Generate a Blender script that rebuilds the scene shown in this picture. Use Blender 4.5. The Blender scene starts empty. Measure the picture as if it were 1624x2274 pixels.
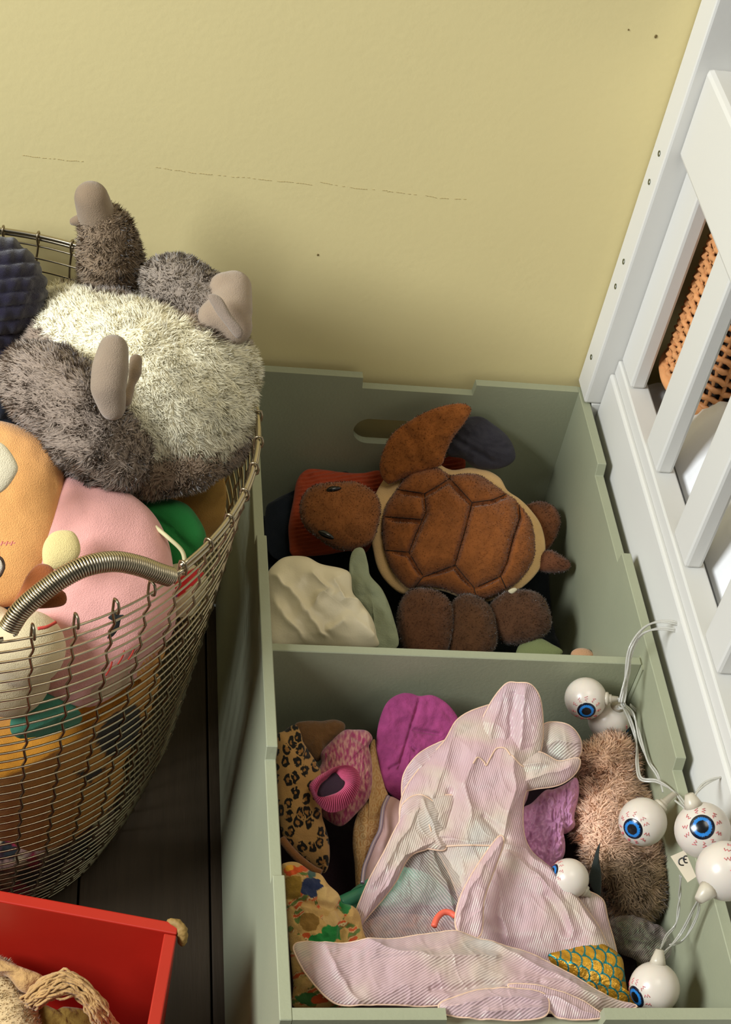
import bpy, math, random
import numpy as np
from mathutils import noise as mn, Vector, Matrix
random.seed(3)
rng = np.random.default_rng(7)
C = bpy.context.scene.collection
sc = bpy.context.scene
Z0 = .445                                    # height of the toy box rim above the floor

# ---------------------------------------------------------------- camera
CAM = np.array([-0.17483, -1.48763, 1.23305 + Z0])
EUL = (0.79314, -0.15529, -0.08289)
FPX = 3578.75
cd = bpy.data.cameras.new('camera'); cam = bpy.data.objects.new('camera', cd); C.objects.link(cam)
cam.location = CAM; cam.rotation_euler = EUL
cd.sensor_fit = 'VERTICAL'; cd.sensor_height = 24; cd.lens = FPX / 2274 * 24
cd.clip_start = .02
sc.camera = cam

# ---------------------------------------------------------------- light
w = bpy.data.worlds.new('world'); sc.world = w; w.use_nodes = True
w.node_tree.nodes['Background'].inputs[0].default_value = (.80, .84, .74, 1)
w.node_tree.nodes['Background'].inputs[1].default_value = .055
def area(name, loc, to, sx, sy, power, col):
    l = bpy.data.lights.new(name, 'AREA'); l.shape = 'RECTANGLE'; l.size = sx; l.size_y = sy
    l.energy = power; l.color = col
    o = bpy.data.objects.new(name, l); C.objects.link(o); o.location = loc
    o.rotation_euler = (Vector(to) - Vector(loc)).to_track_quat('-Z', 'Y').to_euler()
    return o
area('window_daylight', (-2.25, -1.28, 2.18), (.15, -.35, .55), 1.1, 1.1, 116, (.93, .975, 1.0))
area('room_light', (.35, -.95, 3.0), (.1, -.25, .5), .9, .9, 15, (1.0, .94, .80))
sc.view_settings.view_transform = 'Standard'; sc.view_settings.look = 'None'
sc.view_settings.gamma = 1; sc.view_settings.use_curve_mapping = False
sc.view_settings.exposure = 0.06

# ---------------------------------------------------------------- geometry helpers
def _R(a, b, c):
    ca, sa, cb, sb, cc, s_ = math.cos(a), math.sin(a), math.cos(b), math.sin(b), math.cos(c), math.sin(c)
    return np.array([[cc,-s_,0],[s_,cc,0],[0,0,1]]) @ np.array([[cb,0,sb],[0,1,0],[-sb,0,cb]]) @ np.array([[1,0,0],[0,ca,-sa],[0,sa,ca]])
MR = _R(*EUL)
def ray(px, py): return MR @ np.array([(px - 812) / FPX, -(py - 1137) / FPX, -1.])
def P(px, py, h):
    "world point seen at (px, py) of the photo, at height h over the box rim"
    d = ray(px, py); return CAM + d * ((Z0 + h - CAM[2]) / d[2])
def PA(px, py, ax, val):
    d = ray(px, py); return CAM + d * ((val - CAM[ax]) / d[ax])
def PN(px, py, o, n):
    d = ray(px, py); return CAM + d * (np.dot(o - CAM, n) / np.dot(d, n))
def topx(Q):
    v = (np.asarray(Q) - CAM) @ MR; return np.c_[812 + FPX * v[:, 0] / -v[:, 2], 1137 - FPX * v[:, 1] / -v[:, 2]]
def pxm(p): return np.linalg.norm(np.asarray(p) - CAM) / FPX      # metres per photo pixel at p
def nrm(v): v = np.asarray(v, float); return v / np.linalg.norm(v)
def tocam(p): return nrm(CAM - np.asarray(p))
def zt(pts, x0, y0, s): return [(x0 + a / s, y0 + b / s) for a, b in pts]

def mesh(name, V, F, cols=None, normals=None, smooth=True, uv=None):
    me = bpy.data.meshes.new(name)
    V = np.asarray(V, float)
    if isinstance(F, np.ndarray):
        k = F.shape[1]; nf = len(F)
        me.vertices.add(len(V)); me.vertices.foreach_set('co', V.astype(np.float32).ravel())
        me.loops.add(nf * k); me.loops.foreach_set('vertex_index', F.astype(np.int32).ravel())
        me.polygons.add(nf); me.polygons.foreach_set('loop_start', np.arange(0, nf * k, k, dtype=np.int32))
        me.polygons.foreach_set('loop_total', np.full(nf, k, dtype=np.int32)); me.update(calc_edges=True)
    else:
        me.from_pydata([tuple(v) for v in V], [], [tuple(int(i) for i in f) for f in F])
    if cols is not None:
        a = me.color_attributes.new('Col', 'FLOAT_COLOR', 'POINT')
        a.data.foreach_set('color', np.c_[cols, np.ones(len(V))].astype(np.float32).ravel())
    me.polygons.foreach_set('use_smooth', np.full(len(me.polygons), smooth))
    if normals is not None:
        me.normals_split_custom_set_from_vertices([tuple(n) for n in normals])
    me.update()
    return me
def empty(name, loc, label, cat, group=None):
    o = bpy.data.objects.new(name, None); C.objects.link(o); o.location = loc; o.empty_display_size = .05
    o['label'] = label; o['category'] = cat
    if group: o['group'] = group
    bpy.context.view_layer.update()
    return o
WL = {}
def obj(name, me, mat, parent=None, label=None, cat=None, kind=None):
    o = bpy.data.objects.new(name, me); C.objects.link(o)
    if me.materials: me.materials[0] = mat
    else: me.materials.append(mat)
    if parent is not None:
        o.parent = parent
        off = Vector((0, 0, 0)); q = parent
        while q is not None: off += q.location; q = q.parent
        o.location = -off
    if label: o['label'] = label
    if cat: o['category'] = cat
    if kind: o['kind'] = kind
    return o
def boxmesh(name, lo, hi, bev=0.0):
    x0, y0, z0 = lo; x1, y1, z1 = hi
    V = [(x0,y0,z0),(x1,y0,z0),(x1,y1,z0),(x0,y1,z0),(x0,y0,z1),(x1,y0,z1),(x1,y1,z1),(x0,y1,z1)]
    F = [(0,3,2,1),(4,5,6,7),(0,1,5,4),(1,2,6,5),(2,3,7,6),(3,0,4,7)]
    me = mesh(name, V, F, smooth=False)
    if bev: bevel(me, bev)
    return me
import bmesh
def bevel(me, r, seg=2, ang=.6):
    bm = bmesh.new(); bm.from_mesh(me)
    ed = [e for e in bm.edges if e.is_manifold and e.calc_face_angle(0) > ang]
    bmesh.ops.bevel(bm, geom=ed, offset=r, segments=seg, affect='EDGES', profile=.5)
    bmesh.ops.recalc_face_normals(bm, faces=bm.faces)
    bm.to_mesh(me); bm.free()
def prism(name, poly, axis, a, b, bev=0.0):
    "polygon in the other two axes extruded along axis"
    oth = [i for i in range(3) if i != axis]; n = len(poly); V = []
    for val in (a, b):
        for p_ in poly:
            v = [0, 0, 0]; v[oth[0]], v[oth[1]] = p_; v[axis] = val; V.append(v)
    F = [tuple(range(n)), tuple(range(2 * n - 1, n - 1, -1))] + [(i, n + i, n + (i + 1) % n, (i + 1) % n) for i in range(n)]
    me = mesh(name, V, F, smooth=False)
    bm = bmesh.new(); bm.from_mesh(me); bmesh.ops.recalc_face_normals(bm, faces=bm.faces); bm.to_mesh(me); bm.free()
    if bev: bevel(me, bev, 1)
    return me
def cr_closed(Q, N):
    Q = np.asarray(Q, float); n = len(Q); out = []
    for i in range(n):
        p0, p1, p2, p3 = Q[i - 1], Q[i], Q[(i + 1) % n], Q[(i + 2) % n]
        t = np.linspace(0, 1, 12, endpoint=False)[:, None]
        out.append(.5 * (2 * p1 + (p2 - p0) * t + (2*p0 - 5*p1 + 4*p2 - p3) * t**2 + (3*p1 - p0 - 3*p2 + p3) * t**3))
    out = np.vstack(out); L = np.r_[0, np.cumsum(np.linalg.norm(np.diff(np.vstack([out, out[:1]]), axis=0), axis=1))]
    s = np.linspace(0, L[-1], N, endpoint=False); o2 = np.vstack([out, out[:1]])
    return np.stack([np.interp(s, L, o2[:, k]) for k in range(o2.shape[1])], 1)
def cr_open(Q, N):
    Q = np.asarray(Q, float); E_ = np.vstack([2*Q[0] - Q[1], Q, 2*Q[-1] - Q[-2]]); out = []
    for i in range(1, len(E_) - 2):
        p0, p1, p2, p3 = E_[i-1:i+3]; t = np.linspace(0, 1, 12, endpoint=False)[:, None]
        out.append(.5 * (2 * p1 + (p2 - p0) * t + (2*p0 - 5*p1 + 4*p2 - p3) * t**2 + (3*p1 - p0 - 3*p2 + p3) * t**3))
    out = np.vstack(out + [Q[-1:]]); L = np.r_[0, np.cumsum(np.linalg.norm(np.diff(out, axis=0), axis=1))]
    s = np.linspace(0, L[-1], N)
    return np.stack([np.interp(s, L, out[:, k]) for k in range(out.shape[1])], 1)
def tube(path, r, seg=6, closed=False, cap=True):
    "returns verts, faces of a tube along path (r may be an array)"
    path = np.asarray(path, float); n = len(path); r = np.broadcast_to(r, (n,))
    T = np.gradient(path, axis=0) if not closed else (np.roll(path, -1, 0) - np.roll(path, 1, 0))
    T /= np.linalg.norm(T, axis=1)[:, None] + 1e-12
    u = np.cross(T[0], (0, 0, 1)); u = u if np.linalg.norm(u) > .1 else np.cross(T[0], (1, 0, 0)); u = nrm(u); U = []
    for i in range(n):
        u = nrm(u - T[i] * np.dot(u, T[i])); U.append(u)
    U = np.array(U); W_ = np.cross(T, U); a = np.linspace(0, 2*np.pi, seg, endpoint=False)
    V = path[:, None] + r[:, None, None] * (U[:, None] * np.cos(a)[None, :, None] + W_[:, None] * np.sin(a)[None, :, None])
    V = V.reshape(-1, 3); F = []
    m = n if closed else n - 1
    i = np.arange(m)[:, None]; j = np.arange(seg)[None]
    i2 = (i + 1) % n; j2 = (j + 1) % seg
    F = np.stack([i*seg + j, i*seg + j2, i2*seg + j2, i2*seg + j], -1).reshape(-1, 4)
    if cap and not closed:
        c0 = len(V); V = np.vstack([V, path[:1], path[-1:]])
        k = np.arange(seg); k2 = (k + 1) % seg
        F = np.vstack([F, np.c_[np.full(seg, c0), k2, k, k][:, [0, 1, 2, 2]] if False else np.zeros((0, 4), int)])
        tri = [(c0, k2_, k_) for k_, k2_ in zip(k, k2)] + [(c0 + 1, (n-1)*seg + k_, (n-1)*seg + k2_) for k_, k2_ in zip(k, k2)]
        return V, [tuple(f) for f in F] + tri
    return V, F
def merge(parts):
    V = []; F = []; n = 0
    for v, f in parts:
        V.append(np.asarray(v)); F += [tuple(int(i) + n for i in q) for q in f]; n += len(v)
    return np.vstack(V), F
def nz(Q, s, oct=3, seed=0.):
    Q = np.asarray(Q) * s + seed
    return np.array([mn.fractal(Vector(q), 1.0, 2.0, oct) for q in Q])
def vnormals(V, F):
    N = np.zeros_like(V)
    F = np.asarray(F)
    a, b, c = V[F[:, 0]], V[F[:, 1]], V[F[:, 2]]
    if F.shape[1] == 4: fn = np.cross(c - a, V[F[:, 3]] - b)
    else: fn = np.cross(b - a, c - a)
    for k in range(F.shape[1]): np.add.at(N, F[:, k], fn)
    return N / (np.linalg.norm(N, axis=1)[:, None] + 1e-12)
def puff(outline, h, Tf=20, Tb=10, n=None, K=18, N=96, pw=2.0, ctr=None, disp=None, front_only=False, tilt=.5, colfn=None, edgez=None):
    """stuffed / draped piece whose outline lies on a plane. Tf, Tb in photo pixels (half thickness up and down).
    disp(px2 (n,2), s (n)) -> pixels of extra relief.  returns V, F(ndarray quads), info"""
    o2 = np.asarray(outline, float); c2 = np.asarray(ctr if ctr is not None else o2.mean(0), float)
    o = P(c2[0], c2[1], h); m = pxm(o)
    if n is None: n = nrm(nrm(tocam(o)) * tilt + np.array([0, 0, 1]) * (1 - tilt))
    n = nrm(n); u = nrm(np.cross((0, 1, 0), n)); v = np.cross(n, u)
    R2 = cr_closed(o2, N)
    Q = np.array([PN(a, b, o, n) for a, b in R2]) - o
    uv = np.c_[Q @ u, Q @ v]
    ss = np.sin(np.linspace(0, np.pi / 2, K + 1))[1:]
    if front_only: ss = np.linspace(0, 1, K + 1)[1:]
    def side(T, sgn, ks):
        out = []
        for s in ks:
            pl = uv * s; hgt = T * m * (1 - s ** pw) ** (1 / pw) * sgn
            out.append(o + pl[:, :1] * u + pl[:, 1:] * v + hgt * n)
        return np.vstack(out)
    Vf = np.vstack([(o + n * T_ for T_ in [Tf * m]).__next__()[None], side(Tf, 1, ss)])
    sf = np.r_[0, np.repeat(ss, N)]
    i = np.arange(K - 1)[:, None]; j = np.arange(N)[None]; j2 = (j + 1) % N
    ring = np.stack([1 + i*N + j, 1 + (i+1)*N + j, 1 + (i+1)*N + j2, 1 + i*N + j2], -1).reshape(-1, 4)
    jj = np.arange(0, N, 2)
    cap = np.c_[np.zeros(len(jj), int), 1 + jj, 1 + jj + 1, 1 + (jj + 2) % N]
    F = np.vstack([cap, ring])
    # orientation
    a, b, c = Vf[F[-1][0]], Vf[F[-1][1]], Vf[F[-1][2]]
    def ori(F): 
        q = F[len(jj) + N * (K // 2)] if K > 2 else F[0]
        return np.dot(np.cross(Vf[q[1]] - Vf[q[0]], Vf[q[2]] - Vf[q[0]]), n)
    if ori(F) < 0: F = F[:, ::-1]
    px = topx(Vf)
    if disp is not None:
        d = disp(px, sf); fade = np.clip((1.0001 - sf) * 6, 0, 1) if not front_only else 1
        Vf = Vf + n * (d * fade * m)[:, None] if not front_only else Vf + n * (d * m)[:, None]
    if front_only: 
        return Vf, F, dict(px=px, s=sf, n=n, o=o, m=m)
    Vb = np.vstack([(o - n * Tb * m)[None], side(Tb, -1, ss[:-1])])
    nf = len(Vf); Kb = K - 1
    V = np.vstack([Vf, Vb])
    i = np.arange(Kb - 1)[:, None]
    rb = np.stack([nf + 1 + i*N + j, nf + 1 + (i+1)*N + j, nf + 1 + (i+1)*N + j2, nf + 1 + i*N + j2], -1).reshape(-1, 4)
    capb = np.c_[np.full(len(jj), nf), nf + 1 + jj, nf + 2 + jj, nf + 1 + (jj + 2) % N]
    lastf = 1 + (K - 1) * N; lastb = nf + 1 + (Kb - 1) * N; J = np.arange(N); J2 = (J + 1) % N
    seam = np.c_[lastb + J, lastf + J, lastf + J2, lastb + J2]
    FB = np.vstack([capb, rb, seam])
    if F[-1][0] != ring[-1][0]: pass
    else: FB = FB[:, ::-1]
    V_ = V; F_ = np.vstack([F, FB])
    return V_, F_, dict(px=topx(V_), s=np.r_[sf, 0, np.repeat(ss[:-1], N)], n=n, o=o, m=m, nf=nf)
def inpoly(Q, poly):
    x, y = Q[:, 0], Q[:, 1]; poly = np.asarray(poly, float); r = np.zeros(len(Q), bool); j = len(poly) - 1
    for i in range(len(poly)):
        xi, yi = poly[i]; xj, yj = poly[j]
        c = ((yi > y) != (yj > y)) & (x < (xj - xi) * (y - yi) / (yj - yi + 1e-12) + xi); r ^= c; j = i
    return r
def dseg(Q, lines):
    "distance of points to a set of polylines (2D)"
    d = np.full(len(Q), 1e9)
    for L in lines:
        L = np.asarray(L, float)
        for a, b in zip(L[:-1], L[1:]):
            ab = b - a; t = np.clip(((Q - a) @ ab) / (ab @ ab), 0, 1)
            d = np.minimum(d, np.linalg.norm(Q - (a + t[:, None] * ab), axis=1))
    return d
def worley(Q, cell, seed=0, jit=.8):
    g = np.floor(Q / cell).astype(int); best = np.full(len(Q), 1e9); sec = best.copy(); bid = np.zeros(len(Q))
    for dx in (-1, 0, 1):
        for dy in (-1, 0, 1):
            c = g + (dx, dy)
            h1 = np.modf(np.abs(np.sin(c[:, 0] * 127.1 + c[:, 1] * 311.7 + seed) * 43758.5453))[0]
            h2 = np.modf(np.abs(np.sin(c[:, 0] * 269.5 + c[:, 1] * 183.3 + seed) * 43758.5453))[0]
            pt = (c + .5 + (np.c_[h1, h2] - .5) * jit) * cell; d = np.linalg.norm(Q - pt, axis=1)
            m = d < best; sec = np.where(m, best, np.minimum(sec, d)); best = np.where(m, d, best); bid = np.where(m, h1, bid)
    return best / cell, sec / cell, bid
def n2(Q, s, seed=0, oct=3): return nz(np.c_[Q / s, np.full(len(Q), seed * 3.7)], 1.0, oct)

_ico = None
def ico(sub=3):
    bm = bmesh.new(); bmesh.ops.create_icosphere(bm, subdivisions=sub, radius=1)
    V = np.array([v.co[:] for v in bm.verts]); F = np.array([[v.index for v in f.verts] for f in bm.faces]); bm.free(); return V, F
ICO = ico(3)
def blob(ells, voxel, smooth=6, disp=None):
    "ells: list of (centre, radius or (rx,ry,rz), optional 3x3 axes). Voxel union of ellipsoids -> V, F quads"
    Vs = []; Fs = []; n = 0
    for e in ells:
        c, r = np.asarray(e[0]), e[1]; r = np.broadcast_to(np.asarray(r, float), (3,)); v = ICO[0] * r
        if len(e) > 2: v = v @ np.asarray(e[2])
        Vs.append(v + c); Fs.append(ICO[1] + n); n += len(v)
    me = mesh('tmp', np.vstack(Vs), np.vstack(Fs)); o = bpy.data.objects.new('tmp', me); C.objects.link(o)
    m = o.modifiers.new('r', 'REMESH'); m.mode = 'VOXEL'; m.voxel_size = voxel
    s = o.modifiers.new('s', 'SMOOTH'); s.factor = .5; s.iterations = smooth
    dg = bpy.context.evaluated_depsgraph_get(); ev = o.evaluated_get(dg); m2 = ev.to_mesh()
    V = np.empty(len(m2.vertices) * 3, np.float32); m2.vertices.foreach_get('co', V); V = V.reshape(-1, 3).astype(float)
    F = np.array([list(p.vertices) if len(p.vertices) == 4 else list(p.vertices) + [p.vertices[-1]] for p in m2.polygons])
    ev.to_mesh_clear(); bpy.data.objects.remove(o); bpy.data.meshes.remove(me)
    F = np.array([f for f in F if len(set(f)) == 4])
    return V, F
def S(px, py, h, r, squash=None):
    p = P(px, py, h); rr = r * pxm(p)
    return (p, rr) if squash is None else (p, tuple(rr * k for k in squash))
def chain(pts, n=None):
    "pts: (px,py,h,rpx) joints -> row of spheres"
    W_ = [np.r_[P(a, b, h), r * pxm(P(a, b, h))] for a, b, h, r in pts]
    return chain_w(W_)
def chain_w(W_):
    out = []
    for a, b in zip(W_[:-1], W_[1:]):
        a, b = np.asarray(a), np.asarray(b); L = np.linalg.norm(a[:3] - b[:3]); k = max(2, int(L / (.3 * min(a[3], b[3]))) + 1)
        for t in np.linspace(0, 1, k): q = a + (b - a) * t; out.append((q[:3], q[3]))
    return out
def add_fur(V, F, cols, dens, L, wd, dirfn=None, spread=.5, lift=.7, var=.12, seed=0, tipg=1.06, rootg=.93, mask=None, curl=0., nblend=.5, clump=0.):
    "adds dens blades / m2 (3 tris each) to a quad mesh; returns merged V, tris, cols, normals"
    r = np.random.default_rng(seed); N = vnormals(V, F)
    T = np.vstack([F[:, [0, 1, 2]], F[:, [0, 2, 3]]])
    a, b, c = V[T[:, 0]], V[T[:, 1]], V[T[:, 2]]
    ar = np.linalg.norm(np.cross(b - a, c - a), axis=1) / 2
    if mask is not None: ar = ar * mask[T[:, 0]]
    cnt = int(ar.sum() * dens); ti = r.choice(len(T), cnt, p=ar / ar.sum())
    w1, w2 = r.random(cnt), r.random(cnt); f = w1 + w2 > 1; w1[f], w2[f] = 1 - w1[f], 1 - w2[f]; w0 = 1 - w1 - w2
    mixf = lambda A: A[T[ti, 0]] * w0[:, None] + A[T[ti, 1]] * w1[:, None] + A[T[ti, 2]] * w2[:, None]
    p0, nn, cc = mixf(V), mixf(N), mixf(cols); nn /= np.linalg.norm(nn, axis=1)[:, None] + 1e-9
    g = np.zeros((cnt, 3)) if dirfn is None else dirfn(p0)
    rd = r.normal(size=(cnt, 3))
    if clump:
        q = np.floor(p0 / clump + r.normal(size=(cnt, 3)) * .12).astype(int)
        hs = np.stack([np.modf(np.abs(np.sin(q @ np.array(k)) * 43758.5))[0] - .5 for k in ((12.9, 78.2, 37.7), (93.9, 67.3, 11.1), (45.1, 17.9, 83.3))], 1)
        rd = rd * .45 + hs * 2.6
    d = nn * lift + g + rd * spread; d -= nn * np.minimum(0, (d * nn).sum(1))[:, None] * 1.5; d /= np.linalg.norm(d, axis=1)[:, None]
    Ln = L * (.7 + .6 * r.random(cnt)); sd = np.cross(d, nn) + r.normal(size=(cnt, 3)) * .35; sd -= d * (sd * d).sum(1)[:, None]; sd /= np.linalg.norm(sd, axis=1)[:, None] + 1e-9
    sd *= wd / 2; d2 = d + (g * .6 + rd * curl * .5) ; d2 /= np.linalg.norm(d2, axis=1)[:, None]
    base = p0 - nn * .0006
    v0, v1 = base - sd, base + sd; mid = base + d * Ln[:, None] * .5; v2, v3 = mid - sd * .8, mid + sd * .8; v4 = mid + d2 * Ln[:, None] * .5
    B = np.stack([v0, v1, v2, v3, v4], 1).reshape(-1, 3)
    k = np.arange(cnt)[:, None] * 5 + len(V)
    FT = np.vstack([k + [0, 1, 3], k + [0, 3, 2], k + [2, 3, 4]])
    gn = np.cross(v1 - v0, v3 - v0); fl_ = (gn * nn).sum(1) < 0; fl3 = np.tile(fl_, 3); FT[fl3] = FT[fl3][:, ::-1]
    br = (1 + (r.random(cnt) - .5) * 2 * var)[:, None]
    cb = np.stack([cc * br * rootg, cc * br * rootg, cc * br, cc * br, cc * br * tipg], 1).reshape(-1, 3)
    nb = nn + (r.normal(size=(cnt, 3)) * .35 + d * .35) * nblend * 1.4; nb /= np.linalg.norm(nb, axis=1)[:, None]
    NB = np.repeat(nb, 5, 0)
    return np.vstack([V, B]), np.vstack([T, FT]), np.vstack([cols * .9, cb]), np.vstack([N, NB])

# ---------------------------------------------------------------- materials
def lin(c):
    c = np.asarray(c, float) / 255; return tuple(np.where(c <= .04045, c / 12.92, ((c + .055) / 1.055) ** 2.4))
def mat(name, col=(200, 200, 200), rough=.7, metal=0., vcol=False, bump=0., bscale=200., var=0., vscale=8., sheen=0., spec=.5, trans=0., alpha=None, coat=0., sss=0., detail=3., stretch=None):
    m = bpy.data.materials.new(name); m.use_nodes = True; nt = m.node_tree; b = nt.nodes['Principled BSDF']
    b.inputs['Roughness'].default_value = rough; b.inputs['Metallic'].default_value = metal
    b.inputs['Specular IOR Level'].default_value = spec
    if sheen: b.inputs['Sheen Weight'].default_value = sheen; b.inputs['Sheen Roughness'].default_value = .5
    if coat: b.inputs['Coat Weight'].default_value = coat
    if sss: b.inputs['Subsurface Weight'].default_value = sss; b.inputs['Subsurface Scale'].default_value = .01
    if trans: b.inputs['Transmission Weight'].default_value = trans
    if alpha is not None: b.inputs['Alpha'].default_value = alpha
    tc = nt.nodes.new('ShaderNodeTexCoord'); src = tc.outputs['Object']
    if stretch:
        mp = nt.nodes.new('ShaderNodeMapping'); mp.inputs['Scale'].default_value = stretch; nt.links.new(src, mp.inputs[0]); src = mp.outputs[0]
    if vcol:
        a = nt.nodes.new('ShaderNodeVertexColor'); a.layer_name = 'Col'; csrc = a.outputs[0]
    else:
        r = nt.nodes.new('ShaderNodeRGB'); r.outputs[0].default_value = (*lin(col), 1); csrc = r.outputs[0]
    if var:
        n = nt.nodes.new('ShaderNodeTexNoise'); n.inputs['Scale'].default_value = vscale; n.inputs['Detail'].default_value = 4; nt.links.new(src, n.inputs['Vector'])
        mr = nt.nodes.new('ShaderNodeMapRange'); mr.inputs[1].default_value = .3; mr.inputs[2].default_value = .7; mr.inputs[3].default_value = 1 - var; mr.inputs[4].default_value = 1 + var
        nt.links.new(n.outputs[0], mr.inputs[0])
        mx = nt.nodes.new('ShaderNodeVectorMath'); mx.operation = 'SCALE'; nt.links.new(csrc, mx.inputs[0]); nt.links.new(mr.outputs[0], mx.inputs['Scale']); csrc = mx.outputs[0]
    nt.links.new(csrc, b.inputs['Base Color'])
    if bump:
        n = nt.nodes.new('ShaderNodeTexNoise'); n.inputs['Scale'].default_value = bscale; n.inputs['Detail'].default_value = detail; nt.links.new(src, n.inputs['Vector'])
        bp = nt.nodes.new('ShaderNodeBump'); bp.inputs['Strength'].default_value = bump; bp.inputs['Distance'].default_value = .002
        nt.links.new(n.outputs[0], bp.inputs['Height']); nt.links.new(bp.outputs[0], b.inputs['Normal'])
    return m
def organza(name, col, a0=.55, a1=.92, scale=420., rot=(0, 0, .5), gloss=.5):
    m = bpy.data.materials.new(name); m.use_nodes = True; nt = m.node_tree; b = nt.nodes['Principled BSDF']; L = nt.links.new
    tc = nt.nodes.new('ShaderNodeTexCoord'); mp = nt.nodes.new('ShaderNodeMapping'); mp.inputs['Rotation'].default_value = rot; L(tc.outputs['Object'], mp.inputs[0])
    wv = nt.nodes.new('ShaderNodeTexWave'); wv.inputs['Scale'].default_value = scale; wv.inputs['Distortion'].default_value = 1.2; wv.inputs['Detail'].default_value = 1; wv.inputs['Detail Scale'].default_value = .6
    L(mp.outputs[0], wv.inputs['Vector'])
    mr = nt.nodes.new('ShaderNodeMapRange'); mr.inputs[3].default_value = a0; mr.inputs[4].default_value = a1; L(wv.outputs[1], mr.inputs[0]); L(mr.outputs[0], b.inputs['Alpha'])
    ns = nt.nodes.new('ShaderNodeTexNoise'); ns.inputs['Scale'].default_value = 14; L(tc.outputs['Object'], ns.inputs['Vector'])
    hs = nt.nodes.new('ShaderNodeValToRGB'); cr = hs.color_ramp
    cr.elements[0].position = .3; cr.elements[0].color = (*lin((224, 190, 198)), 1); cr.elements[1].position = .72; cr.elements[1].color = (*lin((214, 206, 198)), 1)
    e = cr.elements.new(.5); e.color = (*lin(col), 1); e = cr.elements.new(.6); e.color = (*lin((226, 204, 190)), 1)
    L(ns.outputs[0], hs.inputs[0]); L(hs.outputs[0], b.inputs['Base Color'])
    b.inputs['Roughness'].default_value = .38; b.inputs['Specular IOR Level'].default_value = gloss
    b.inputs['Thin Film Thickness'].default_value = 420; b.inputs['Thin Film IOR'].default_value = 1.6
    b.inputs['Anisotropic'].default_value = .5
    b.inputs['Sheen Weight'].default_value = .25
    n2_ = nt.nodes.new('ShaderNodeBump'); n2_.inputs['Strength'].default_value = .5; n2_.inputs['Distance'].default_value = .001; L(wv.outputs[1], n2_.inputs['Height']); L(n2_.outputs[0], b.inputs['Normal'])
    # light passes through the cloth
    tl = nt.nodes.new('ShaderNodeBsdfTranslucent'); L(hs.outputs[0], tl.inputs[0]); mx = nt.nodes.new('ShaderNodeMixShader'); mx.inputs[0].default_value = .22
    tr = nt.nodes.new('ShaderNodeBsdfTransparent'); mx2 = nt.nodes.new('ShaderNodeMixShader')
    L(b.outputs[0], mx.inputs[1]); L(tl.outputs[0], mx.inputs[2])
    iv = nt.nodes.new('ShaderNodeMath'); iv.operation = 'MULTIPLY'; iv.inputs[1].default_value = 1; L(mr.outputs[0], iv.inputs[0])
    b.inputs['Alpha'].default_value = 1; nt.links.remove(b.inputs['Alpha'].links[0])
    L(iv.outputs[0], mx2.inputs[0]); L(tr.outputs[0], mx2.inputs[1]); L(mx.outputs[0], mx2.inputs[2]); L(mx2.outputs[0], nt.nodes['Material Output'].inputs[0])
    return m
M = {}
M['wall'] = mat('wall_paint', (222, 206, 150), .85, bump=.11, bscale=140, var=.025, vscale=3)
M['green'] = mat('sage_paint', (154, 157, 131), .5, bump=.12, bscale=300, var=.03, vscale=12)
M['white'] = mat('white_paint', (216, 214, 208), .45, bump=.06, bscale=120)
M['steel'] = mat('bright_steel', (188, 176, 152), .3, 1.)
M['steel2'] = mat('aged_steel', (158, 144, 120), .36, 1.)
M['screw'] = mat('zinc_screw', (120, 125, 110), .35, 1.)
M['plank'] = mat('dark_floor_wood', (66, 54, 40), .6, bump=.3, bscale=40, var=.18, vscale=9, stretch=(6, .5, 6))
M['fur'] = mat('fur_pile', vcol=True, rough=.9, spec=.15, sheen=.25)
M['plush'] = mat('short_plush', vcol=True, rough=.95, spec=.12, sheen=.35, bump=.5, bscale=900, var=.04, vscale=60)
M['cloth'] = mat('printed_cloth', vcol=True, rough=.85, spec=.2, sheen=.15, bump=.35, bscale=700)
M['satin'] = mat('satin', vcol=True, rough=.42, spec=.5, sheen=.2, bump=.12, bscale=500)
M['red'] = mat('red_paint', (176, 36, 22), .38, bump=.05, bscale=60, var=.05, vscale=10)
M['eye'] = mat('white_plastic', (212, 202, 190), .28, spec=.5, sss=.15)
M['iris'] = mat('printed_iris', vcol=True, rough=.2, spec=.6)
M['vein'] = mat('red_print', (206, 96, 100), .4)
M['clear'] = mat('clear_cable', (236, 234, 226), .12, trans=.55, spec=.7)
M['stem'] = mat('milky_plastic', (218, 208, 188), .35, trans=.25)
M['black'] = mat('black_gloss', (14, 13, 15), .2, spec=.6)
M['dark_thread'] = mat('dark_thread', (34, 26, 22), .8)
M['organza'] = organza('organza', (224, 188, 190), .84, .97, 160., (0, 0, .35))
M['organza2'] = organza('organza_sheer', (216, 194, 192), .30, .62, 150., (0, 0, -.6))
M['organza3'] = organza('organza_flap', (222, 188, 190), .74, .95, 155., (0, 0, 1.1))
M['bag'] = organza('net', (150, 138, 118), .22, .6, 200., (0, 0, .9), .3)
M['hem'] = mat('peach_thread', (222, 186, 158), .5, sheen=.3)
M['duvet'] = mat('white_cotton', (232, 232, 232), .9, bump=.3, bscale=60)
M['rattan'] = mat('rattan', (214, 150, 96), .5, bump=.3, bscale=150, var=.15, vscale=40)
M['tan_leather'] = mat('tan_leather', (150, 118, 62), .7, bump=.6, bscale=160, var=.2, vscale=60)
M['knit'] = mat('tan_knit', (186, 146, 92), .95, bump=.6, bscale=420, var=.12, vscale=70, sheen=.2)
def const(V, c): return np.tile(lin(c), (len(V), 1))

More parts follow.
